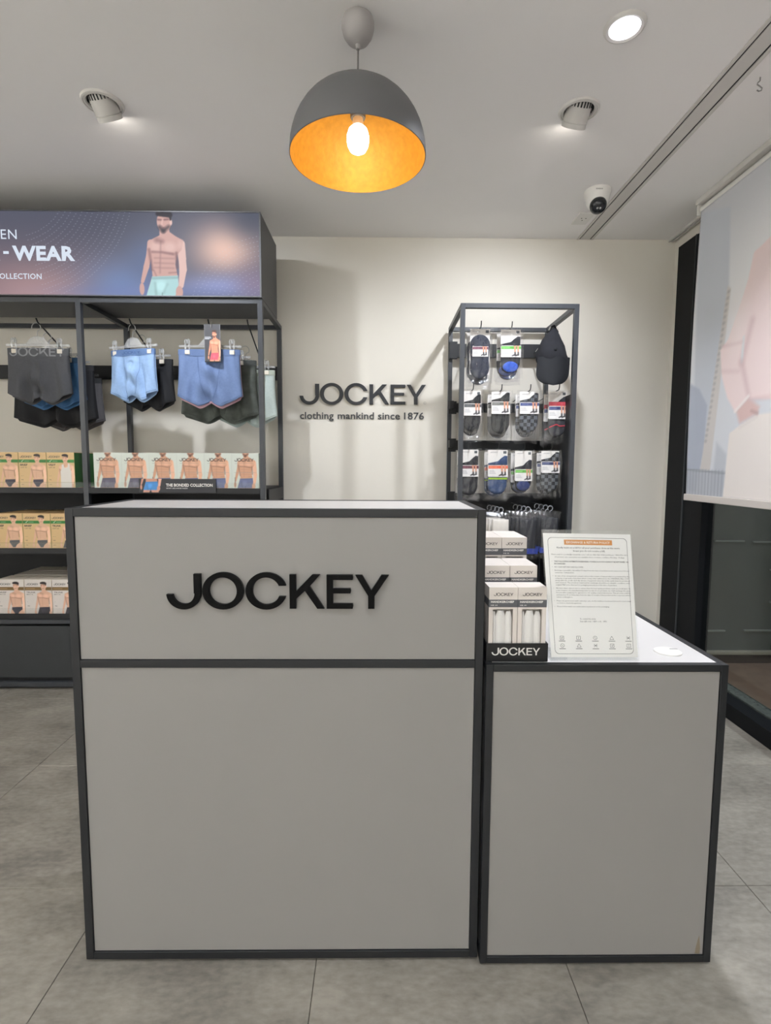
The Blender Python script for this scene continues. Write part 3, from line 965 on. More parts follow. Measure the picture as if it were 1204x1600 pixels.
body = [(.684, 'Exchange is possible only within 15 days from the date of purchase at the same store for any', .945), (.667, 'customer / transaction.', .33),
        (.641, 'In case of an exceptional scenario where the return of any product is permitted by the', .945), (.624, 'company on grounds of product defect or any other valid reason, the ORIGINAL BILL COPY', .945),
        (.607, 'along with the credit card slip (incase of payment done by credit card) must be produced', .945), (.590, 'and retained. The product returned for exchange should be in saleable condition, with', .945),
        (.573, 'original MRP price label and its packaging material as of the time of purchase.', .80),
        (.548, 'We have taken utmost care to ensure that the best quality products reach you at all times. In', .945), (.531, 'a rare instance of a manufacturing defect in any of our products, we shall exchange the same', .945),
        (.514, 'for you after analysing the garment in our quality control laboratory. This process could be', .945), (.497, 'estimated at 15 working days from the date of receipt of the product at the corporate service', .945),
        (.480, 'center in Bangalore.', .30), (.452, 'Please do get in touch with customer care on the numbers mentioned above for more ways', .945), (.435, 'on how to check the garment.', .39),
        (.409, 'Please follow wash care instructions mentioned on the packaging.', .70)]
for v, s, u1 in body:
    sheet_text(b, s, .115, v, .0031, u1)
for v in (.752, .709, .684, .641, .548, .452, .409):
    sheet_text(b, '•', .088, v, .0035)
sheet_text(b, 'To contact this store.', .36, .315, .0035, .54)
sheet_text(b, 'Scan QR code / GEO code : 1876', .36, .296, .0035, .66)
for i, ws in enumerate((('MACHINE', 'WASH'), ('GENTLE', 'CYCLE'), ('DO NOT', 'BLEACH'), ('LINE', 'DRY'), ('TUMBLE', 'DRY'))):
    pass
b.build('printed_text', M_INK, ph)
b = MB()
def ring(b, pts, wd=.0007, closed=True):
    n = len(pts)
    for i in range(n if closed else n - 1):
        (u, v), (u2, v2) = pts[i], pts[(i + 1) % n]
        du, dv = (u2 - u) * SW, (v2 - v) * SH
        l = math.hypot(du, dv) or 1
        ox, oy = -dv / l * wd / 2 / SW, du / l * wd / 2 / SH
        b.add([S(u + ox, v + oy, .001), S(u - ox, v - oy, .001), S(u2 - ox, v2 - oy, .001), S(u2 + ox, v2 + oy, .001)], [(0, 1, 2, 3)])
for i in range(5):
    u = .145 + i * .186
    for j, v in enumerate((.176, .118)):
        sq = [(u - .021, v - .013), (u + .021, v - .013), (u + .021, v + .013), (u - .021, v + .013)]
        kind = (i + 2 * j) % 5
        if kind in (0, 1): ring(b, sq)
        if kind == 0: ring(b, [(u - .01, v + .003), (u, v - .006), (u + .012, v + .008)], closed=False)
        if kind == 1: ring(b, [(u, v - .008), (u, v + .008)], closed=False)
        if kind == 2: ring(b, [(u + .021 * math.cos(a), v + .014 * math.sin(a)) for a in np.linspace(0, 6.0, 12).tolist()]); ring(b, [(u - .008, v + .004), (u + .01, v - .005)], closed=False)
        if kind == 3: ring(b, [(u - .022, v - .012), (u + .022, v - .012), (u, v + .014)])
        if kind == 4: ring(b, [(u - .018, v - .012), (u + .018, v + .012)], closed=False); ring(b, [(u - .018, v + .012), (u + .018, v - .012)], closed=False); ring(b, [(u - .022, v), (u + .022, v)], closed=False)
        ring(b, [(u - .036, v - .024), (u + .036, v - .024)], .0012, False)
b.build('care_icons', M_INK, ph)

# ================================================================== LEFT SHELVING UNIT
SX = (-2.465, -1.54, -.6165)     # post centres
SYF, SYB, STOP = 2.778, 3.285, 2.062
PW = .026
M_LIP = mat('dark_shelf_steel', '16181b', .5)
unit = thing('shelving_unit', 'charcoal steel shelving bay unit stocked with underwear against the back wall', 'shelving', (-1.54, 3.03, 0))
for x in SX:
    for y in (SYF, SYB):
        boxpart('post', M_FRAME2, unit, (x - PW / 2, x + PW / 2, y, y + PW, 0, STOP), .001)
for y in (SYF, SYB):
    for a, c in zip(SX[:-1], SX[1:]):
        boxpart('top_rail', M_FRAME2, unit, (a + PW / 2, c - PW / 2, y, y + PW, STOP - .024, STOP), .001)
for x in SX:
    boxpart('top_rail', M_FRAME2, unit, (x - PW / 2, x + PW / 2, SYF + PW, SYB, STOP - .024, STOP), .001)
for a, c in zip(SX[:-1], SX[1:]):
    boxpart('hang_bar', M_BLACKM, unit, (a + PW / 2, c - PW / 2, SYB - .005, SYB + .018, 1.735, 1.815), .001)
    # shelf one: tray with lip
    for z, nm in ((1.093, 'shelf'), (.772, 'shelf'), (.418, 'shelf')):
        boxpart(nm, M_LIP, unit, (a + PW / 2, c - PW / 2, SYF + .004, SYB, z - .024, z), .001)
        boxpart('shelf_lip', M_LIP, unit, (a + PW / 2, c - PW / 2, SYF + .001, SYF + .004, z - .026, z + .003))
        boxpart('clear_fence', M_ACRYL, unit, (a + PW / 2 + .002, c - PW / 2 - .002, SYF + .0045, SYF + .0065, z, z + .032))
    boxpart('back_panel', M_BLACKM, unit, (a + PW / 2, c - PW / 2, SYB + .004, SYB + .012, .06, 1.07))
    boxpart('drawer_front', M_PLINTH, unit, (a + PW / 2 + .002, c - PW / 2 - .002, SYF + .004, SYF + .02, .068, .352), .001)
    boxpart('drawer_rail', M_FRAME2, unit, (a + PW / 2, c - PW / 2, SYF, SYF + .026, .366, .388), .001)
    boxpart('base_rail', M_FRAME2, unit, (a + PW / 2, c - PW / 2, SYF, SYF + .026, .018, .044), .001)
    boxpart('kick_board', M_BLACKM, unit, (a + PW / 2, c - PW / 2, SYF + .03, SYF + .04, 0, .07))
boxpart('divider', M_BLACKM, unit, (-1.545, -1.535, SYF + PW, SYB, .07, 1.06))
boxpart('end_panel', M_BLACKM, unit, (-.62, -.612, SYF + PW, SYB, .07, .9))
for x in (-.628, -.606):
    boxpart('shelf_bracket', M_BLACKM, unit, (x - .002, x + .002, SYF + .1, SYB, 1.015, 1.085))
ARMS = [-1.80, -1.315, -.905, -.70]
for x in ARMS:
    part('hook_arm', M_BLACKM, unit, lambda b: (b.tube([(x, SYB - .004, 1.775), (x, 2.90, 1.945), (x, 2.865, 1.960), (x, 2.852, 1.978)], .0038, 8), b.box(x - .02, x + .02, SYB - .014, SYB - .004, 1.74, 1.812)), True)

# ---------- light box with backlit poster
LB = thing('light_box', 'backlit header light box showing a man in pale mint trunks above the shelves', 'light box', (-1.54, 3.0, 2.066))
LX0, LX1, LZ0, LZ1, LY0, LY1 = -2.48, -.604, 2.066, 2.480, 2.766, 3.17
M_LB = mat('light_box_grey', '55565a', .5)
boxpart('case', M_LB, LB, (LX0, LX1, LY0 + .012, LY1, LZ0, LZ1), .001)
for d in ((LX0, LX1, LY0, LY0 + .012, LZ1 - .005, LZ1), (LX0, LX1, LY0, LY0 + .012, LZ0, LZ0 + .005), (LX0, LX0 + .008, LY0, LY0 + .012, LZ0 + .005, LZ1 - .005), (LX1 - .008, LX1, LY0, LY0 + .012, LZ0 + .005, LZ1 - .005)):
    boxpart('edge_trim', M_LB, LB, d)
pp = Paint(LX0 + .008, LX1 - .008, LZ0 + .005, LZ1 - .005, 620, 138, (86, 88, 104))
X, Z = pp.X, pp.Z
def blob(cx, cz, rx, rz, col, a):
    pp.blend(np.exp(-(((X - cx) / rx) ** 2 + ((Z - cz) / rz) ** 2)) * a, col)
blob(-1.78, 2.05, .48, .21, (186, 150, 150), .95)
blob(-2.3, 2.10, .35, .22, (120, 100, 110), .8)
blob(-1.30, 2.12, .20, .13, (112, 136, 184), .85)
blob(-1.16, 2.24, .12, .12, (92, 108, 146), .8)
blob(-.78, 2.30, .17, .13, (236, 196, 180), 1.0)
blob(-.80, 2.12, .24, .06, (150, 158, 206), .9)
blob(-.64, 2.12, .1, .1, (140, 120, 140), .7)
blob(-1.15, 2.09, .45, .03, (116, 130, 180), .6)
blob(-.66, 2.46, .12, .12, (78, 84, 100), .7)
for cx, cz, R0, R1, a0, a1 in ((-1.85, 2.65, .30, .62, -75, -8), (-.55, 1.95, .12, .42, 95, 175)):
    for i in range(14):
        R = R0 + (R1 - R0) * i / 13
        n = int(R * 75)
        for j in range(n):
            a = math.radians(a0 + (a1 - a0) * j / n)
            dx, dz = cx + R * math.cos(a), cz + R * math.sin(a)
            if not (LX0 < dx < LX1 and LZ0 < dz < LZ1): continue
            fi = int((dx - pp.x0) / (pp.x1 - pp.x0) * (pp.nx - 1)); fj = int((dz - pp.z0) / (pp.z1 - pp.z0) * (pp.nz - 1))
            pp.c[max(fj, 0):fj + 1, max(fi, 0):fi + 2] = pp.c[max(fj, 0):fj + 1, max(fi, 0):fi + 2] * .68 + np.array((205, 215, 235)) * .32
kx = .0032 / 10.945
def mxl(Xf, Yf):
    px, py = 200 + Xf / 10.945, 325 + Yf / 10.945
    return (-1.908 + px * .0032 - (py - 400) * .0001, 2.469 - (py - 333) * .003093)
draw_man(pp, mxl, kx, (206, 164, 156), (118, 84, 88), (176, 214, 216), light=(226, 190, 182), hair=(48, 42, 50))
po = link('poster', pp.mesh('poster', lambda a, c: (a - org(LB).x, LY0 + .004 - org(LB).y, c - org(LB).z)), LB, [print_mat('backlit_print', 1.0)])
E_TXT = emit('backlit_white', 'dce6f4', 1.0)
def lbt(b):
    y = LY0 + .003
    put_text(b, 'MEN', -1.822, 2.340, .0485, y, align='r', spacing=1.1)
    put_text(b, 'WEAR', -1.5365, 2.240, .0690, y, align='r', bold=.040, spacing=1.06, width=.312)
    b.box(-1.893, -1.866, y - .0005, y, 2.268, 2.281)
    put_text(b, 'INNER', -1.910, 2.240, .0690, y, align='r', bold=.040, spacing=1.06, width=.36)
    put_text(b, 'THE NEW COLLECTION', -1.7085, 2.1475, .0275, y, align='r', bold=.012, spacing=1.05)
part('poster_lettering', E_TXT, LB, lbt)

# ---------- cartons
M_KRAFT = mat('kraft_board', 'cfab78', .7, noise=.06, nscale=60)
M_WBOX = mat('white_board', 'd9dcd4', .6)
M_CBOX = mat('cream_board', 'ddd2c2', .6)
M_GREENB = mat('green_board', '2f6a33', .6)
CW, CH, CD = .1435, .186, .115
def carton(name, m, pr, texts, side=None):
    """carton with printed front, local origin at bottom front left"""
    t = thing(name, 'x', 'carton')
    boxpart('carton_body', m, t, (0, CW, .0004, CD, 0, CH), .0008, local=True)
    me = pr.mesh('printed_front', lambda a, c: (a, 0, c))
    link('printed_front', me, t, [M_PRINT])
    if texts:
        b = MB()
        for s, x, z, h, w, bold in texts:
            put_text(b, s, x, z, h, -.0003, w, bold=bold)
        b.build('printed_text', M_INK, t, local=True)
    if side:
        boxpart('side_print', side, t, (CW - .0002, CW + .0003, .002, CD - .002, .002, CH - .002), local=True)
    return t
def man_map(x, z, k):
    return lambda Xf, Yf: (x + (Xf - 600) * k, z - Yf * k)
KRAFT = (213, 180, 130)
def kraft_print(word, wear, kind, skin=(222, 178, 148)):
    p = Paint(0, CW, 0, CH, 60, 78, KRAFT)
    p.rect(0, CW, .133, .148, (44, 122, 50))
    p.poly([(.013, .140), (.017, .136), (.027, .146), (.027, .148), (.017, .140)], (225, 235, 215))
    p.rect(.031, .056, .1395, .1415, (170, 200, 160))
    draw_man(p, man_map(.096, .181, .000118), .000118, skin, (150, 108, 86), wear, kind, beard=False, hair=(40, 32, 28), top=(222, 216, 208) if kind == 'vest' else None)
    p.logo(.008, .158, .062, (70, 62, 50))
    p.rect(0, CW, .029, .0305, (150, 124, 86), .6)
    p.rect(.0, .0015, 0, CH, (96, 110, 60), .6)
    return p
K = {}
K['brief'] = carton('kraft_carton', M_KRAFT, kraft_print('BRIEF', (52, 46, 62), 'brief'), [('BRIEF', .008, .116, .010, .038, .03), ('USP 01', .008, .104, .006, .034, 0), ('• • •', .010, .060, .006, .012, 0), ('90', .010, .040, .006, .011, 0), ('cm', .010, .016, .006, .012, 0)], M_GREENB)
K['vest'] = carton('kraft_carton', M_KRAFT, kraft_print('VEST', (52, 46, 62), 'vest'), [('VEST', .008, .116, .010, .038, .03), ('USP 04', .008, .104, .006, .034, 0), ('• • •', .010, .060, .006, .012, 0), ('90', .010, .040, .006, .011, 0), ('cm', .010, .016, .006, .012, 0)], M_GREENB)
K['brief2'] = carton('kraft_carton', M_KRAFT, kraft_print('BRIEF', (84, 84, 86), 'brief'), [('BRIEF', .008, .116, .010, .038, .03), ('USP 02', .008, .104, .006, .034, 0), ('• • •', .010, .060, .006, .012, 0), ('90', .010, .040, .006, .011, 0), ('cm', .010, .016, .006, .012, 0)], M_GREENB)
K['trunk'] = carton('kraft_carton', M_KRAFT, kraft_print('TRUNK', (60, 60, 66), 'trunk'), [('TRUNK', .008, .116, .010, .046, .03), ('USP 03', .008, .104, .006, .034, 0), ('• • •', .010, .060, .006, .012, 0), ('90', .010, .040, .006, .011, 0), ('cm', .010, .016, .006, .012, 0)], M_GREENB)
def cream_print(wear, kind):
    p = Paint(0, CW, 0, CH, 60, 78, (214, 206, 200))
    p.rect(0, CW, .128, .146, (120, 92, 52))
    p.rect(.006, .055, .1355, .138, (190, 160, 120))
    draw_man(p, man_map(.100, .178, .000122), .000122, (220, 176, 150), (152, 108, 90), wear, kind, beard=False, hair=(40, 32, 30))
    p.logo(.010, .156, .064, (80, 76, 76))
    p.rect(0, .0012, 0, CH, (130, 100, 70), .8)
    return p
K['cbrief'] = carton('cream_carton', M_CBOX, cream_print((44, 44, 60), 'brief'), [('BRIEF', .010, .113, .008, .040, .01), ('8010', .010, .103, .006, .034, 0), ('•', .012, .062, .007, None, 0), ('90', .012, .040, .006, .012, 0)])
K['ctrunk'] = carton('cream_carton', M_CBOX, cream_print((48, 44, 58), 'trunk'), [('TRUNK', .010, .113, .008, .048, .01), ('8015', .010, .103, .006, .034, 0), ('•', .012, .062, .007, None, 0), ('90', .012, .040, .006, .012, 0)])
def white_print(wear, shade):
    p = Paint(0, CW, 0, CH, 60, 78, (206, 212, 202))
    draw_man(p, man_map(.074, .228, .000150), .000150, (206 - shade, 156 - shade, 126 - shade), (128, 88, 70), wear, 'trunk', beard=True, hair=(90, 60, 50))
    p.logo(.016, .143, .100, (60, 48, 46))
    p.rect(.018, .115, .1315, .1325, (110, 96, 90), .7)
    p.rect(.014, .130, .084, .085, (150, 150, 146), .6)
    p.rect(.016, .020, .012, .06, (90, 92, 96), .6)
    p.rect(0, .0012, 0, CH, (165, 170, 165), .9)
    return p
K['wgrey'] = carton('white_carton', M_WBOX, white_print((92, 88, 106), 0), None)
K['wblue'] = carton('white_carton', M_WBOX, white_print((104, 112, 146), 0), None)
used = set()
def put_carton(kind, x, z, label, y=2.787, group=None):
    o = K[kind] if kind not in used else dup(K[kind])
    used.add(kind)
    o.location = (x, y, z)
    ORG[o.name] = Vector(o.location)
    o['label'] = label
    o['group'] = group
    return o
pitch_k = .1458
g1, g2, g3, g4 = 'kraft cartons on the top shelf', 'kraft cartons on the middle shelf', 'cream cartons on the bottom shelf', 'white cartons on the top shelf'
for i, (kd, lb) in enumerate((('brief', 'kraft brief carton at the left frame edge of the top shelf'), ('brief', 'kraft brief carton left of the vest carton on the top shelf'), ('vest', 'kraft vest carton with a man in a white vest on the top shelf'))):
    put_carton(kd, -2.0345 + i * pitch_k, 1.0935, lb, group=g1)
for i, lb in enumerate(('kraft brief carton cut by the left frame edge on the middle shelf', 'kraft brief carton with grey briefs beside the trunk carton, middle shelf')):
    put_carton('brief2', -2.030 + i * pitch_k, .7725, lb, group=g2)
put_carton('trunk', -2.030 + 2 * pitch_k, .7725, 'kraft trunk carton partly hidden by the tall counter, middle shelf', group=g2)
put_carton('cbrief', -2.041, .4185, 'cream carton with man in navy briefs on the bottom shelf', group=g3)
put_carton('ctrunk', -2.041 + pitch_k, .4185, 'cream carton with man in dark trunks, fully visible on the bottom shelf', group=g3)
put_carton('ctrunk', -2.041 + 2 * pitch_k, .4185, 'cream carton cut off by the tall counter on the bottom shelf', group=g3)
# cartons standing behind the front row: only their tops and edges show
for i in range(3):
    put_carton('brief', -2.026 + i * pitch_k, 1.0935, ('kraft carton at the left of the rear line, top shelf', 'kraft carton in the middle of the rear line, top shelf', 'kraft carton right behind the vest carton, top shelf')[i], 2.787 + CD + .008, 'kraft cartons of the rear row')
    put_carton('brief2', -2.022 + i * pitch_k, .7725, ('left', 'middle', 'right')[i] + ' kraft carton of the rear line on the middle shelf', 2.787 + CD + .008, 'kraft cartons of the middle rear row')
    put_carton('ctrunk', -2.033 + i * pitch_k, .4185, ('left', 'middle', 'right')[i] + ' cream carton of the second line on the bottom shelf', 2.787 + CD + .008, 'cream cartons of the rear row')
    put_carton('ctrunk', -2.033 + i * pitch_k, .4185, ('left', 'middle', 'right')[i] + ' cream carton of the third line on the bottom shelf', 2.787 + 2 * (CD + .008), 'cream cartons of the third row')
side_k = put_carton('brief', -1.592, 1.0935, 'kraft carton set back in the corner behind the vest carton', 3.02, 'kraft cartons of the rear row')
side_k.location.x = -1.585 - .145
wl_ = ('leftmost white carton, man in grey trunks, next to the kraft cartons', 'second white carton from the left, man in grey trunks', 'third white carton from the left, behind the black shelf strip', 'fourth white carton from the left, behind the black shelf strip',
       'second white carton from the right, man in blue trunks', 'rightmost white carton, man in blue trunks by the end post')
for i, lb in enumerate(wl_):
    put_carton('wgrey' if i < 2 else 'wblue', -1.499 + i * .1438, 1.0935, lb, group=g4)

# shelf strip sign
ss = thing('shelf_strip', 'black shelf strip reading THE BONDED COLLECTION with blue trunks picture', 'sign', (-1.06, SYF, 1.07))
p = Paint(-1.2605, -.8595, 1.073, 1.1445, 134, 26, (44, 45, 50))
k_ = .00011
draw_man(p, lambda Xf, Yf: (-1.196 + (Xf - 600) * .00014, 1.2775 - Yf * .000128), .000134, (206, 150, 128), (150, 100, 84), (70, 140, 205), 'trunk', head=False, detail=True)
pb = MB().box(-1.2605, -.8595, SYF - .006, SYF - .001, 1.073, 1.1445).build('strip_board', M_BLACKM, ss)
o = ORG[ss.name]
link('strip_print', p.mesh('strip_print', lambda a, c: (a - o.x, SYF - .0064 - o.y, c - o.z)), ss, [M_PRINT])
def strip_t(b):
    put_text(b, 'THE BONDED COLLECTION', -1.119, 1.1045, .0155, SYF - .0068, .243, bold=.03)
    put_text(b, 'WHAT LIES UNDER INSIDE', -1.119, 1.092, .0065, SYF - .0068, .112)
part('strip_lettering', M_INKW, ss, strip_t)

# ---------- hangers and trunks
M_PAD = mat('clip_pad', 'ded6c8', .6)
def make_hanger():
    t = thing('clip_hanger', 'x', 'hanger')
    boxpart('bar', M_CLEAR, t, (-.165, .165, -.004, .004, -.006, .006), .0015, local=True)
    part('centre_plate', M_CLEAR, t, lambda b: b.add([(x, y, z) for y in (-.003, .003) for x, z in ((-.062, .006), (.062, .006), (.035, .038), (.012, .046), (-.012, .046), (-.035, .038))],
         [(0, 1, 2, 3, 4, 5), (11, 10, 9, 8, 7, 6)] + [(i, (i + 1) % 6, 6 + (i + 1) % 6, 6 + i) for i in range(6)]), local=True)
    pts = [(0, 0, .042), (0, 0, .066), (.004, 0, .076)] + [(-.004 + .023 * math.cos(a), 0, .092 + .023 * math.sin(a)) for a in np.linspace(-.5, 3.3, 14).tolist()] + [(-.030, 0, .083)]
    part('hook', M_WIRE, t, lambda b: b.tube(pts, .0021, 7), True, local=True)
    for x in (-.118, .118):
        c = part('clip', M_CLEAR, t, lambda b: [b.tube([(x + q, -.006, -.026), (x + q, -.012, .0), (x + q * 1.2, -.010, .026), (x + q * .6, -.008, .034), (x, -.008, .030), (x, -.009, .012)], .0048, 8) for q in (-.010, .010)], True, local=True)
        boxpart('clip_pad', M_PAD, c, (x - .013, x + .013, -.015, -.007, -.044, -.022), .002, local=True)
    return t
HG = make_hanger()
hg_used = [False]
def put_hanger(x, y, z, rz, label, group='clear clip hangers', sc=1.0):
    o = HG if not hg_used[0] else dup(HG)
    hg_used[0] = True
    z = 1.945 - (y - 2.90) * .4416 - .1085
    o.location = (x, y, z)
    o.rotation_euler.z = rz
    o.scale = (sc, 1, 1)
    o['label'] = label
    o['group'] = group
    return o
def trunk(label, x, y, z, w, h, col, band, rz=0.0, logo=None, seed=1, hemr=.045, lining=None, bandh=.035, roughn=.85, camo=False):
    """hanging trunks: front and back sheet with folds, waistband and hems; z is the waist"""
    z = 1.945 - (y - 2.906) * .4416 - .1085 - .017
    t = thing('trunks', label, 'trunks', (x, y, z), 'trunks on clip hangers', rz)
    rnd = random.Random(seed)
    m = mat('fabric_' + col, col, roughn, noise=.35 if camo else .05, nscale=22 if camo else 90, bump=.25)
    mb_ = mat('fabric_' + band, band, .8, noise=.06, nscale=150, bump=.3)
    NU, NV = 40, 34
    ph = [rnd.uniform(0, 6.28) for _ in range(4)]
    def hem(d):
        if d < .07: return .90 + .4 * d
        if d < .36: return .928 + .072 * math.sin((d - .07) / .29 * PI / 2)
        return 1.0 - (d - .36) / .64 * (.13 + hemr)
    def P(s, tt, front):
        u = 2 * s - 1
        d = abs(u)
        Wt = w / 2 * (1 + .075 * tt - .02 * math.sin(PI * tt))
        zz = -tt * h * (hem(d) + (0 if front else .035 * (d < .95)))
        thick = (1 - d ** 3) ** .5
        if front:
            yy = -.006 - .012 * thick - .020 * math.exp(-((d / .30) ** 2)) * math.exp(-(((tt - .52) / .26) ** 2))
            yy += -.010 * math.sin(min(1, tt * 1.6) * PI / 2) * math.cos(d * 7 + .4) * (d > .12) * thick
            yy += 1.35 * (.0085 * math.sin(8 * u + ph[0] + 2.5 * tt) + .0055 * math.sin(15 * u + ph[1] - 4 * tt) + .004 * math.sin(26 * u * (1 - .4 * tt) + ph[2])) * tt * thick
            yy += .016 * math.exp(-((d / .07) ** 2)) * max(0, (tt - .62) / .38)
            yy += .0065 * math.sin(17 * (zz / h) + 6 * u + ph[2]) * math.exp(-((d / .35) ** 2)) * (tt > .25)
        else:
            yy = .003 + .008 * thick + .003 * math.sin(8 * u + ph[3]) * tt * thick
        return (u * Wt, yy, zz)
    for front in (True, False):
        vs = [P(i / NU, j / NV, front) for j in range(NV + 1) for i in range(NU + 1)]
        fs = [(j * (NU + 1) + i, j * (NU + 1) + i + 1, (j + 1) * (NU + 1) + i + 1, (j + 1) * (NU + 1) + i) for j in range(NV) for i in range(NU)]
        b = MB()
        b.add(vs, fs)
        o = b.build('front' if front else 'back', m if front or not lining else mat('lining_' + lining, lining, .9), t, True, local=True)
        sd = o.modifiers.new('thick', 'SOLIDIFY')
        sd.thickness = .0012
    # waistband all round
    vs, fs = [], []
    R = 4
    for j in range(R + 1):
        tt = j / R * bandh / h
        ring_ = [P(i / 30, tt, True) for i in range(31)] + [P(i / 30, tt, False) for i in range(30, -1, -1)]
        vs += [(px * 1.006, py + (-.0016 if k < 31 else .0016), pz if k < 31 else -tt * h * hem(abs(2 * (61 - k) / 30 - 1))) for k, (px, py, pz) in enumerate(ring_)]
    n = 62
    for j in range(R):
        fs += [(j * n + k, j * n + (k + 1) % n, (j + 1) * n + (k + 1) % n, (j + 1) * n + k) for k in range(n)]
    b = MB()
    b.add([(v[0], v[1], -abs(v[2])) for v in vs], fs)
    wb = b.build('waistband', mb_, t, True, local=True)
    # seams of the pouch
    b = MB()
    for sg in (-1, 1):
        pts = []
        for i in range(15):
            tt = bandh / h + .02 + (.90 - bandh / h) * i / 14
            d = .36 - .24 * (i / 14) ** 1.6
            q = P((1 + sg * d) / 2, tt, True)
            pts.append((q[0], q[1] - .0006, q[2]))
        b.tube(pts, .0011, 4)
    b.build('pouch_seam', mb_, t, local=True)
    # stitched hem line
    b = MB()
    for sg in (-1, 1):
        pts = []
        for i in range(13):
            d = .34 + .64 * i / 12
            q = P((1 + sg * d) / 2, .955, True)
            pts.append((q[0], q[1] - .0012, q[2]))
        b.tube(pts, .0008, 4)
    b.build('hem_stitch', mb_, t, local=True)
    if logo:
        lw = w * logo[1]
        b = MB()
        put_logo(b, -lw / 2, -bandh * .5 - lw * .155 * logo[2] / 2, lw, 0, 0, logo[2])
        bb = MB()
        bb.add([(v[0], P(v[0] / w + .5, bandh * .5 / h, True)[1] - .0030, v[2]) for v in b.v], b.f)
        bb.build('waistband_logo', mat('fabric_' + logo[0], logo[0], .8), wb, local=True)
    return t
# group above the kraft cartons
put_hanger(-1.815, 2.88, 1.842, .02, 'clear clip hanger holding the dark grey trunks')
trunk('dark grey trunks with large logo waistband, front of the left hook', -1.815, 2.885, 1.823, .315, .285, '4a4b4f', '4f5154', .02, ('85868a', .92, .95), 3, bandh=.043)
put_hanger(-1.805, 2.955, 1.815, -.03, 'clear clip hanger behind the dark grey trunks')
trunk('bright blue trunks showing at the sides behind the dark grey trunks', -1.795, 2.962, 1.800, .345, .27, '3d6896', '2e5276', -.03, None, 5)
put_hanger(-1.81, 3.015, 1.80, .03, 'clear clip hanger holding the larger black trunks', sc=1.15)
trunk('larger black trunks hanging behind the blue ones on the left hook', -1.82, 3.022, 1.785, .43, .335, '1b1c20', '222327', .03, None, 8, hemr=.0)
put_hanger(-1.80, 3.135, 1.78, .0, 'clear clip hanger nearest the wall on the left hook')
trunk('grey trunks with black side behind the shelf post', -1.80, 3.142, 1.766, .355, .295, '5b595c', '303134', 0, None, 9)
# light blue group
put_hanger(-1.315, 2.885, 1.842, -.28, 'clear clip hanger turned sideways with light blue trunks', sc=.92)
trunk('light blue trunks with slate waistband on the middle hook', -1.318, 2.890, 1.824, .272, .268, '93b0d6', '5f7aa6', -.28, ('43608f', .42, .8), 11, bandh=.036, hemr=.05)
put_hanger(-1.30, 2.965, 1.828, -.18, 'clear clip hanger behind the light blue trunks')
trunk('black trunks mostly hidden behind the light blue pair', -1.275, 2.972, 1.810, .285, .27, '1d1e22', '18191c', -.15, None, 12)
# blue group with hang card
put_hanger(-.905, 2.88, 1.847, .0, 'clear clip hanger holding the denim blue trunks')
trunk('denim blue trunks behind the hang card, pale lining in the legs', -.912, 2.886, 1.832, .325, .298, '6a7fa8', '60759e', 0, ('465a88', .07, 1), 15, bandh=.036, lining='c9a3b0', hemr=.05)
put_hanger(-.895, 2.965, 1.815, .02, 'clear clip hanger with the camouflage trunks', sc=1.1)
trunk('dark camouflage trunks hanging below and behind the denim blue pair', -.885, 2.972, 1.79, .40, .335, '4c514c', '3b3f3d', .02, None, 17, camo=True, hemr=.0)
put_hanger(-.76, 3.05, 1.80, .0, 'clear clip hanger beside the right end post')
trunk('pale grey-green trunks between the camouflage pair and the end post', -.765, 3.057, 1.785, .33, .31, 'b9c6c2', 'a9b1a6', 0, None, 19)

# hang card
hc = thing('hang_card', 'black hang card with a man in pink trunks on the right hook', 'card', (-.883, 2.845, 1.75))
boxpart('card', M_BLACKM, hc, (-.9245, -.8405, 2.846, 2.850, 1.757, 1.952))
p = Paint(-.9245, -.8405, 1.762, 1.952, 40, 84, (72, 72, 76))
draw_man(p, lambda Xf, Yf: (-.872 + (Xf - 600) * .000086, 1.925 - Yf * .000104), .000092, (222, 150, 120), (140, 84, 66), (214, 92, 110), 'trunk', beard=True, hair=(80, 50, 42))
for i, ww in enumerate((.03, .034, .024)):
    p.rect(-.9215, -.9215 + ww, 1.885 - i * .005, 1.8875 - i * .005, (215, 218, 225))
p.rect(-.9245, -.923, 1.757, 1.952, (190, 190, 190))
p.rect(-.842, -.8405, 1.757, 1.952, (215, 215, 215))
o = ORG[hc.name]
link('card_print', p.mesh('card_print', lambda a, c: (a - o.x, 2.8456 - o.y, c - o.z)), hc, [M_PRINT])
part('card_hook', M_CHROME, hc, lambda b: b.tube([(-.884, 2.85, 1.972), (-.884, 2.842, 1.968), (-.885, 2.84, 1.955), (-.887, 2.842, 1.935), (-.884, 2.849, 1.925), (-.880, 2.852, 1.935)], .0014, 6), True)

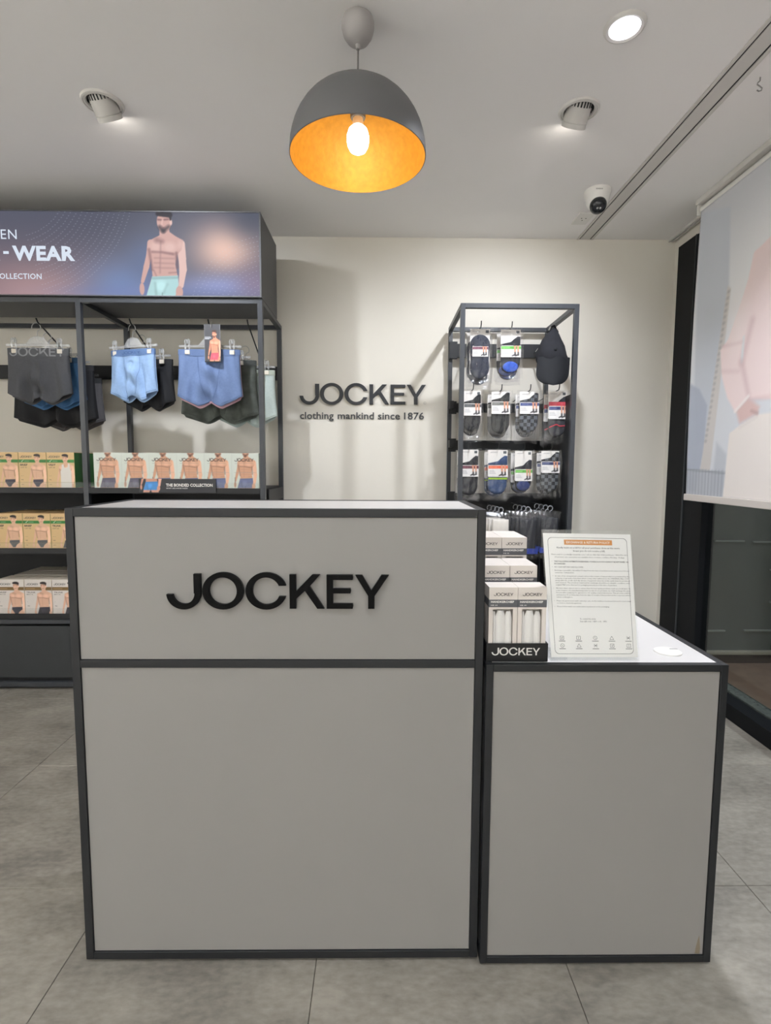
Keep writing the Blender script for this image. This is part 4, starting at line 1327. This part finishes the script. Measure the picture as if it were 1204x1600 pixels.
# ================================================================== SOCK RACK
RX0, RX1, RYF, RYB, RT = .4135, 1.028, 2.80, 3.30, 2.056
rk = thing('sock_rack', 'charcoal steel rack with sock packs and a cap against the back wall', 'rack', (.72, 3.05, 0))
for x in (RX0, RX1 - .024):
    for y in (RYF, RYB - .024):
        boxpart('post', M_FRAME2, rk, (x, x + .024, y, y + .024, 0, RT), .001)
    boxpart('top_rail', M_FRAME2, rk, (x, x + .024, RYF + .024, RYB - .024, RT - .024, RT), .001)
for y in (RYF, RYB - .024):
    boxpart('top_rail', M_FRAME2, rk, (RX0 + .024, RX1 - .024, y, y + .024, RT - .024, RT), .001)
for z0, z1 in ((1.875, 1.955), (1.545, 1.60), (1.315, 1.375), (.985, 1.05), (.66, .72)):
    boxpart('hang_bar', M_BLACKM, rk, (RX0 + .024, RX1 - .024, RYB - .035, RYB - .012, z0, z1), .001)
    boxpart('bar_bracket', M_BLACKM, rk, (RX0 + .002, RX0 + .05, RYB - .05, RYB - .024, z0 - .01, z1 + .01), .001)
boxpart('side_panel', M_BLACKM, rk, (RX1 - .018, RX1 - .010, RYF + .024, RYB - .024, .03, 1.60))
boxpart('back_panel', M_BLACKM, rk, (RX0 + .024, RX1 - .024, RYB - .010, RYB - .004, .03, 1.05))
for z in (.03, .45):
    boxpart('bottom_rail', M_FRAME2, rk, (RX0 + .024, RX1 - .024, RYF, RYF + .024, z, z + .024), .001)
boxpart('base_deck', M_FRAME2, rk, (RX0 + .024, RX1 - .024, RYF + .024, RYB - .024, .03, .05))
for z in (1.56, 1.33):
    boxpart('bar_bracket', M_BLACKM, rk, (RX0 + .002, RX0 + .024, RYB - .12, RYB - .03, z, z + .045), .001)

M_LEG = (214, 150, 118)
def label_band(w, h, strip, strip2=None):
    p = Paint(-w / 2, w / 2, 0, h, 40, 28, (236, 233, 230))
    p.rect(-w / 2, w / 2, h * .70, h * .95, strip)
    p.rect(-w * .46, -w * .08, h * .80, h * .85, tuple(min(255, v + 70) for v in strip))
    for i in range(3): p.rect(-w * .46, -w * (.2 - .04 * i), h * (.5 - .11 * i), h * (.53 - .11 * i), (150, 148, 150))
    for dx in (.18, .34):
        p.capsule((w * dx, h), (w * (dx + .02), h * .35), w * .055, w * .035, M_LEG)
        p.capsule((w * (dx + .03), h * .22), (w * (dx - .12), h * .12), w * .045, w * .03, (62, 60, 62))
        p.capsule((w * (dx + .02), h * .4), (w * (dx + .03), h * .2), w * .038, w * .045, (62, 60, 62))
    return p
BANDS = {}
def sock_pack(label, x, z, w, band, sockz, bagz, strip, sock, y=2.92, heel=True, full=False, stripe=None, toe=None, vee=None, group='sock packs on the rack', header=None, check=None):
    t = thing('sock_pack', label, 'sock pack', (x, y, z), group)
    b0, b1, sb, bb = band[0] - z, band[1] - z, sockz - z, bagz - z
    m = checker_mat('check_' + sock, check, sock, 52) if check else mat('knit_' + sock, sock, .95, noise=.18, nscale=120, bump=.5)
    part('header_card', M_WHITE2, t, lambda b: b.box(-w / 2, w / 2, .002, .0035, b1 if not full else sb + .02, 0), local=True)
    lp = MB()
    put_logo(lp, -w * .40, -.016, w * .40, .0016)
    lp.build('card_logo', mat('ink_grey', '8a888a', .6), t, local=True)
    part('card_sticker', mat('ink_dark2', '565a5e', .6), t, lambda b: b.box(w * .28, w * .44, .0013, .002, -.020, -.006), local=True)
    if full:
        pts = []
        hw = w * .50
        H0, H1 = -.030, sb
        for a in np.linspace(0, PI, 13).tolist(): pts.append((hw * math.cos(a), H0 - hw * .95 + hw * .95 * math.sin(a)))
        pts += [(-hw * .96, (H0 + H1) * .5 + .02), (-hw * .90, (H0 + H1) * .5 - .02), (-hw * .97, H1 + .07)]
        for a in np.linspace(PI, 2 * PI, 13).tolist(): pts.append((hw * .97 * math.cos(a), H1 + .05 + .05 * math.sin(a)))
        pts += [(hw * .97, H1 + .07), (hw * .90, (H0 + H1) * .5 - .02), (hw * .96, (H0 + H1) * .5 + .02)]
        s = part('sock', m, t, lambda b: b.puffy(pts, .001, .012), True, local=True)
    else:
        hw = w * .49
        low_ = sb
        pts = [(-hw, b1 + .004), (hw, b1 + .004), (hw * .98, low_ + .045)] + [(hw * .9 * math.cos(a) - .002, low_ + .036 + .036 * math.sin(a)) for a in np.linspace(-.2, -PI + .2, 11).tolist()] + [(-hw * .98, low_ + .045)]
        s = part('sock', m, t, lambda b: b.puffy(pts, .001, .012), True, local=True)
        if heel:
            hp = [(-hw, b0 - .002), (hw, b0 - .002), (hw, b0 + .050), (hw * .72, b0 + .052), (hw * .30, b0 + .036), (-hw * .1, b0 + .016), (-hw, b0 + .010)]
            part('sock_top', m, t, lambda b: b.puffy(hp, .0015, .007), True, local=True)
        if toe:
            tp = [(hw * .8 * math.cos(a), low_ + .032 + .030 * math.sin(a)) for a in np.linspace(0, 2 * PI, 15).tolist()[:-1]]
            part('toe', mat('knit_' + toe, toe, .9, noise=.15, nscale=90), t, lambda b: b.puffy(tp, -.0075, .007), True, local=True)
        if stripe:
            part('sock_stripe', mat('knit_' + stripe, stripe, .9), t, lambda b: b.box(-hw * .97, hw * .97, -.0125, .001, b1 - .014, b1 - .004), local=True)
        if vee:
            part('sock_stripe', mat('knit_' + vee, vee, .9), t, lambda b: b.tube([(-hw * .9, -.009, b1 - .045), (-hw * .15, -.0135, b1 - .030), (0, -.014, b1 - .032), (hw * .2, -.0135, b1 - .038), (hw * .9, -.009, b1 - .036)], .0035, 6), True, local=True)
    h = b0 - b1
    bw_ = w * (.80 if full else 1.0)
    key = (round(bw_, 3), round(h, 3), strip)
    if key not in BANDS:
        BANDS[key] = label_band(bw_, h, strip).mesh('label_band', lambda a, c: (a, -.0145 - .0025 * math.cos(a / bw_ * PI), c))
    lb = link('label_band', BANDS[key], t)
    if not len(BANDS[key].materials): BANDS[key].materials.append(M_PRINT)
    lb.location.z = b1
    # bag: wrinkled front and back film
    rnd = random.Random(int(x * 1000 + z * 100))
    ph = [rnd.uniform(0, 6) for _ in range(4)]
    NU, NV = 14, 22
    bw2 = w * .66
    for side in (0, 1):
        vs = []
        for j in range(NV + 1):
            for i in range(NU + 1):
                u, v = i / NU, j / NV
                e = (4 * u * (1 - u)) ** .35 * min(1, (1 - v) * 9) ** .5
                yy = (-.020 if side == 0 else .006) * e + (.0022 * math.sin(23 * u + ph[0] + 6 * v) + .002 * math.sin(31 * v + ph[1] + 9 * u)) * e
                vs.append(((2 * u - 1) * bw2 * (1 + .03 * math.sin(9 * v + ph[2])), yy, .006 + (bb - .006) * v + .0025 * math.sin(7 * u + ph[3]) * v))
        b = MB()
        b.add(vs, [(j * (NU + 1) + i, j * (NU + 1) + i + 1, (j + 1) * (NU + 1) + i + 1, (j + 1) * (NU + 1) + i) for j in range(NV) for i in range(NU)])
        b.build('bag_front' if side == 0 else 'bag_back', M_BAG, t, True, local=True)
    return t
BK = (58, 54, 56)
PK = [
 ('navy no-show socks pack, first in the top row of the rack', .538, 1.956, .107, (1.861, 1.807), 1.694, 1.668, (110, 52, 74), '2c3140', dict(full=True)),
 ('sock pack with green label and blue toe in the top row', .704, 1.954, .107, (1.866, 1.805), 1.723, 1.692, (92, 178, 66), '24262d', dict(toe='2f57b8')),
 ('black ribbed sock pack at the left of the second row', .503, 1.627, .093, (1.557, 1.492), 1.408, 1.374, (70, 72, 74), '1c1d20', {}),
 ('charcoal sock pack, second from left in the second row', .657, 1.623, .100, (1.568, 1.502), 1.395, 1.370, (96, 98, 92), '222424', {}),
 ('grey patchwork sock pack with navy label in the second row', .813, 1.624, .103, (1.565, 1.503), 1.402, 1.366, (52, 66, 120), '26282c', dict(check='5a5f66')),
 ('grey and red striped sock pack at the right of the second row', .969, 1.627, .100, (1.546, 1.476), 1.382, 1.347, (40, 52, 104), '2a2b31', dict(vee='c8404e')),
 ('black sock pack with maroon label at the left of the third row', .492, 1.308, .098, (1.223, 1.160), 1.056, 1.034, (98, 40, 56), '26272b', {}),
 ('blue sock pack with orange label and lime stripe in the third row', .649, 1.307, .108, (1.224, 1.159), 1.063, 1.038, (232, 96, 62), '33496e', dict(stripe='9cc63e')),
 ('black and blue sock pack with green label in the third row', .791, 1.302, .094, (1.202, 1.137), 1.080, 1.060, (94, 170, 66), '1d202a', dict(toe='2c3a6a')),
 ('checked grey sock pack with navy label at the right of the third row', .939, 1.303, .099, (1.245, 1.182), 1.077, 1.050, (52, 62, 104), '212327', dict(check='64686c')),
]
front_packs = []
for lb, x, z, w, bd_, sz, bz, st, so, kw in PK:
    front_packs.append(sock_pack(lb, x, z, w, bd_, sz, bz, st, so, **kw))
part('red_card_part', mat('card_red', 'c03848', .6), front_packs[5], lambda b: b.box(-.050, .050, -.009, -.006, -.080, -.058), local=True)
# further packs on the same hooks, half hidden behind
SHORT = dict(zip([q[0] for q in PK], ('navy no-show socks', 'green-labelled sock pack of the top row', 'black ribbed sock pack', 'charcoal sock pack', 'grey patchwork sock pack', 'red striped sock pack', 'maroon-labelled sock pack', 'orange-labelled sock pack', 'green-labelled sock pack of the third row', 'checked grey sock pack')))
for fp, (lb, x, z, w, *_r) in zip(front_packs, PK):
    for q in (1, 2):
        c = dup(fp, None, (x + (-.010 if q == 1 else .012), 2.92 + .05 * q, z - .010 * q), random.uniform(-.06, .06))
        c['label'] = ('next pack' if q == 1 else 'rearmost pack') + ' hanging behind the ' + SHORT[lb]
        c['group'] = 'sock packs hanging behind the front ones'
    part('peg_hook', M_BLACKM, rk, lambda b: b.tube([(x, RYB - .03, z - .012), (x, 2.905, z + .006), (x, 2.895, z + .018), (x, 2.893, z + .036)], .0028, 7), True)

# packs of the lowest row with plastic ring hangers
def hook_pack(label, x, z, w, cloth, y=2.90, ht=.26):
    t = thing('handkerchief_pack', label, 'pack', (x, y, z), 'packs with ring hangers in the lowest row')
    part('cloth', cloth, t, lambda b: b.puffy([(-w * .40, -.036), (w * .40, -.036), (w * .41, -.10), (w * .40, -ht + .02), (-w * .40, -ht + .02), (-w * .41, -.10)], 0, .014), True, local=True)
    part('ring_hanger', mat('ring_plastic', '8f9196', .35), t, lambda b: b.tube([(0, 0, -.004)] + [(.013 * math.cos(a), 0, .017 + .014 * math.sin(a)) for a in np.linspace(-1.5, 3.9, 16).tolist()], .0024, 7), True, local=True)
    boxpart('label_band', mat('band_royal_blue', '2f45a0', .6), t, (-w * .5, w * .5, -.0165, -.0155, -ht + .03, -ht + .06), local=True)
    NU, NV = 12, 16
    for side in (0, 1):
        vs = []
        for j in range(NV + 1):
            for i in range(NU + 1):
                u, v = i / NU, j / NV
                e = (4 * u * (1 - u)) ** .3 * min(1, v * 6 + .25)
                yy = (-.026 if side == 0 else .008) * e + .0028 * math.sin(19 * u + x * 40 + 8 * v) * e
                vs.append(((2 * u - 1) * w * .52, yy, -ht * v))
        b = MB()
        b.add(vs, [(j * (NU + 1) + i, j * (NU + 1) + i + 1, (j + 1) * (NU + 1) + i + 1, (j + 1) * (NU + 1) + i) for j in range(NV) for i in range(NU)])
        b.build('bag_front' if side == 0 else 'bag_back', M_BAG, t, True, local=True)
    return t
M_BC = mat('black_cotton', '33353a', .9, bump=.3, nscale=120)
M_WC = mat('ivory_cotton', 'ece6dc', .9, bump=.3, nscale=120)
rows4 = [('ivory handkerchief pack in the lowest row beside the tall counter', .668, .960, .112, M_WC), ('black handkerchief pack in the middle of the lowest row', .818, .964, .112, M_BC), ('black handkerchief pack at the right of the lowest row', .941, .970, .112, M_BC)]
for lb, x, z, w, cl in rows4:
    t = hook_pack(lb, x, z, w, cl)
    for q in (1, 2, 3):
        c = dup(t, None, (x - .013 * q, 2.90 + .04 * q, z + .001 * q), 0)
        c['label'] = ('second', 'third', 'rearmost')[q - 1] + ' pack in line on the hook of the ' + lb.split(' handk')[0] + ' pack ' + ('beside the tall counter', 'in the middle', 'at the right')[rows4.index((lb, x, z, w, cl))]
        c['group'] = 'handkerchief packs behind the front ones'
    part('peg_hook', M_BLACKM, rk, lambda b: b.tube([(x, RYB - .03, z + .026), (x, 2.885, z + .026)], .0028, 7), True)

# baseball cap hung from its strap
def make_cap(label, x, y, z, rz):
    t = thing('baseball_cap', label, 'cap', (x, y, z), None, rz)
    m1 = mat('cap_cotton', '191a20', .9, noise=.15, nscale=40, bump=.25)
    m2 = mat('cap_peak', '0d1016', .8, noise=.08, nscale=200, bump=.2)
    # crown: stacked ellipses from the strap down to the peak seam
    secs = [(0, .012, .018, .004), (-.03, .034, .045, .0), (-.06, .052, .066, -.006), (-.09, .068, .082, -.006), (-.12, .078, .092, -.004), (-.15, .086, .090, 0), (-.175, .088, .080, .006), (-.19, .084, .066, .012)]
    n = 30
    vs = []
    for zz, rx, ry, cx in secs:
        for k in range(n):
            a = 2 * PI * k / n
            dent = 1 - .34 * math.exp(-((math.sin(a) + 1) / .25) ** 2) * math.exp(-((zz + .075) / .03) ** 2)
            fold = 1 + .05 * math.sin(5 * a + zz * 45) * min(1, -zz * 12)
            vs.append((cx + rx * math.cos(a) * fold, ry * .62 * math.sin(a) * dent * fold, zz))
    b = MB()
    b.add(vs, [(j * n + k, j * n + (k + 1) % n, (j + 1) * n + (k + 1) % n, (j + 1) * n + k) for j in range(len(secs) - 1) for k in range(n)] + [tuple(range(n)), tuple((len(secs) - 1) * n + k for k in range(n))])
    b.build('crown', m1, t, True, local=True)
    NU, NV = 22, 14
    vs = []
    for lay in (0, .004):
        for j in range(NV + 1):
            v = j / NV
            hw = .088 * (1 + .04 * v) * (max(0, 1 - max(0, (v - .45) / .55) ** 2.6)) ** .5
            for i in range(NU + 1):
                u = 2 * i / NU - 1
                vs.append((u * hw + .002 - .012 * v, -.052 - .012 * v + .030 * u * u * (hw / .09) + lay, -.155 - .153 * v))
    N = (NU + 1) * (NV + 1)
    fs = [(l * N + j * (NU + 1) + i, l * N + j * (NU + 1) + i + 1, l * N + (j + 1) * (NU + 1) + i + 1, l * N + (j + 1) * (NU + 1) + i) for l in (0, 1) for j in range(NV) for i in range(NU)]
    edge = [j * (NU + 1) for j in range(NV + 1)]
    edge2 = [j * (NU + 1) + NU for j in range(NV + 1)]
    for e in (edge, edge2):
        fs += [(e[q], e[q + 1], N + e[q + 1], N + e[q]) for q in range(NV)]
    b = MB()
    b.add(vs, fs)
    b.build('peak', m2, t, True, local=True)
    part('strap', m1, t, lambda b: b.tube([(-.024, -.004, -.022), (-.014, -.006, .004), (0, -.008, .012), (.014, -.006, .004), (.026, -.004, -.022)], .006, 8), True, local=True)
    part('strap_buckle', M_CHROME, t, lambda b: (b.tube([(-.026, -.010, -.012), (-.018, -.012, .006)], .004, 8), b.tube([(.014, -.012, .006), (.024, -.010, -.010)], .004, 8)), True, local=True)
    part('crown_eyelet', m2, t, lambda b: b.lathe([(.001, .003), (.007, .002), (.009, 0)], (-.002, -.056, -.118), 14, axis=(0, -1, 0)), True, local=True)
    return t
make_cap('black baseball cap hanging peak down at the top right of the rack', .925, 2.90, 1.955, .05)
part('cap_hook', M_CHROME, rk, lambda b: b.tube([(.93, RYB - .03, 1.90), (.932, 2.905, 1.960), (.932, 2.89, 1.975)], .004, 8), True)

# ================================================================== PRINTED ROLLER BLIND AT THE WINDOW
BX, BY0, BY1, BZ0, BZ1 = 1.655, 2.838, 1.35, 1.072, 2.535
bl = thing('roller_blind', 'printed roller banner of a person in pink hoodie hanging at the window', 'banner', (BX, 2.1, BZ1))
p = Paint(BY0, BY1, BZ0, BZ1, 190, 190, (224, 226, 231))
A_, B_ = p.X, p.Z
p.blend(np.clip((B_ - 2.0) / .5, 0, 1) * .6, (186, 187, 192))
p.blend(np.exp(-(((A_ - 2.3) / .35) ** 2 + ((B_ - 2.05) / .32) ** 2)) * .95, (250, 249, 249))
p.poly([(2.84, 2.53), (2.60, 2.45), (2.575, 2.06), (2.63, 1.7), (2.69, 1.34), (2.76, 1.34), (2.80, 1.62)], (198, 203, 212), .01, .8)
p.poly([(2.84, 1.66), (2.76, 1.62), (2.69, 1.53), (2.70, 1.3), (2.75, 1.09), (2.84, 1.09)], (176, 183, 198), .006, .85)
p.poly([(2.585, 2.08), (2.56, 2.06), (2.60, 1.6), (2.64, 1.2), (2.72, 1.2), (2.69, 1.4)], (214, 208, 204), .004, .9)
for i in range(26):
    v = i / 25
    p.rect(2.575 + .115 * v + .006, 2.575 + .115 * v - .012, 2.05 - .72 * v, 2.062 - .72 * v, (170, 168, 168), .0)
    p.ellipse(2.575 + .112 * v, 2.05 - .70 * v, .011, .008, (176, 174, 176), .003, .75)
p.poly([(2.60, 1.34), (2.52, 1.28), (2.52, 1.09), (2.62, 1.09)], (192, 196, 204), .01, .7)
p.rect(2.50, 2.84, 1.09, 1.21, (186, 189, 196), 0)
p.poly([(2.84, 1.21), (2.52, 1.195), (2.52, 1.072), (2.84, 1.072)], (188, 192, 200), .003, .8)
for i in range(12):
    p.capsule((2.83 - i * .026, 1.20), (2.83 - i * .026, 1.08), .004, .004, (156, 160, 170), .003, .7)
p.capsule((2.84, 1.205), (2.52, 1.19), .004, .004, (140, 144, 154), .002, .8)
PINK, PDK, PLT = (250, 230, 229), (224, 196, 198), (253, 242, 240)
p.poly([(2.53, 1.072), (2.508, 1.378), (2.441, 1.41), (2.33, 1.45), (1.75, 1.45), (1.66, 1.3), (1.62, 1.072)], (244, 236, 231), .003)
p.capsule((2.44, 1.40), (2.33, 1.44), .007, .007, (238, 230, 226), .003)
p.poly([(2.357, 2.184), (2.417, 2.17), (2.443, 2.064), (2.498, 1.942), (2.558, 1.825), (2.612, 1.784), (2.588, 1.652), (2.54, 1.549), (2.478, 1.475), (2.393, 1.536), (2.378, 1.524), (2.1, 1.49), (1.72, 1.50), (1.60, 1.62), (1.56, 1.8), (1.66, 2.05), (1.78, 2.17), (1.95, 2.24), (2.2, 2.24)], PINK, .004)
p.ellipse(2.07, 2.36, .11, .16, (205, 168, 150), .006)
p.ellipse(2.07, 2.45, .125, .10, (92, 74, 68), .02)
p.poly([(2.25, 2.24), (2.20, 2.30), (1.95, 2.30), (1.88, 2.24), (2.05, 2.16)], PLT, .008)
p.capsule((2.40, 1.87), (2.452, 1.70), .010, .014, PDK, .02, .8)
p.capsule((2.45, 1.81), (2.452, 1.70), .007, .008, (232, 232, 234), .003)
p.capsule((2.452, 1.70), (2.393, 1.54), .010, .008, PDK, .016, .8)
p.capsule((2.60, 1.80), (2.46, 1.79), .006, .005, PDK, .010, .7)
p.capsule((2.59, 1.68), (2.47, 1.66), .006, .005, PDK, .012, .5)
p.ellipse(2.50, 1.90, .05, .10, PLT, .05, .7)
p.poly([(2.47, 1.479), (2.442, 1.42), (2.329, 1.455), (2.318, 1.483), (2.393, 1.531)], (226, 196, 192), .010)
p.capsule((2.478, 1.478), (2.393, 1.538), .007, .007, PLT, .003)
p.capsule((2.37, 1.47), (2.33, 1.455), .006, .008, (190, 158, 156), .006, .7)
p.capsule((2.38, 1.52), (1.74, 1.50), .008, .008, PDK, .010, .6)
p.capsule((2.20, 2.1), (2.18, 1.7), .004, .004, (236, 226, 224), .003)
p.capsule((1.98, 2.1), (1.97, 1.72), .004, .004, (236, 226, 224), .003)
def curl(a, c):
    u = (BY0 - a) / (BY0 - BY1)
    return (BX - .010 * math.exp(-u * 14) * math.sin((BZ1 - c) / (BZ1 - BZ0) * PI), a, c)
o = ORG[bl.name]
me = p.mesh('fabric', lambda a, c: tuple(Vector(curl(a, c)) - o))
fb = link('fabric', me, bl, [print_mat('blind_print', rough=.6)], True)
sd = fb.modifiers.new('thick', 'SOLIDIFY'); sd.thickness = .0012
boxpart('bottom_rail', mat('rail_cream', 'd8d0ca', .5), bl, (BX - .010, BX + .008, BY1 - .01, BY0 + .004, 1.040, 1.074), .003)
part('roller', M_WHITE, bl, lambda b: b.tube([(BX + .020, BY1 - .01, 2.548), (BX + .020, BY0 + .01, 2.548)], .022, 16), True)
boxpart('head_box', MATS['track_white'], bl, (BX - .02, BX + .05, BY1 - .02, BY0 + .02, 2.572, 2.599), .002)
boxpart('bracket', M_WHITE, bl, (BX - .012, BX + .045, BY0 + .012, BY0 + .018, 2.52, 2.585), .001)
part('pull_chain', M_WHITE, bl, lambda b: b.tube([(BX + .03, BY0 + .014, 2.55), (BX + .03, BY0 + .016, 1.35)], .0012, 5))
for unused in [k for k in K if k not in used]:
    pass
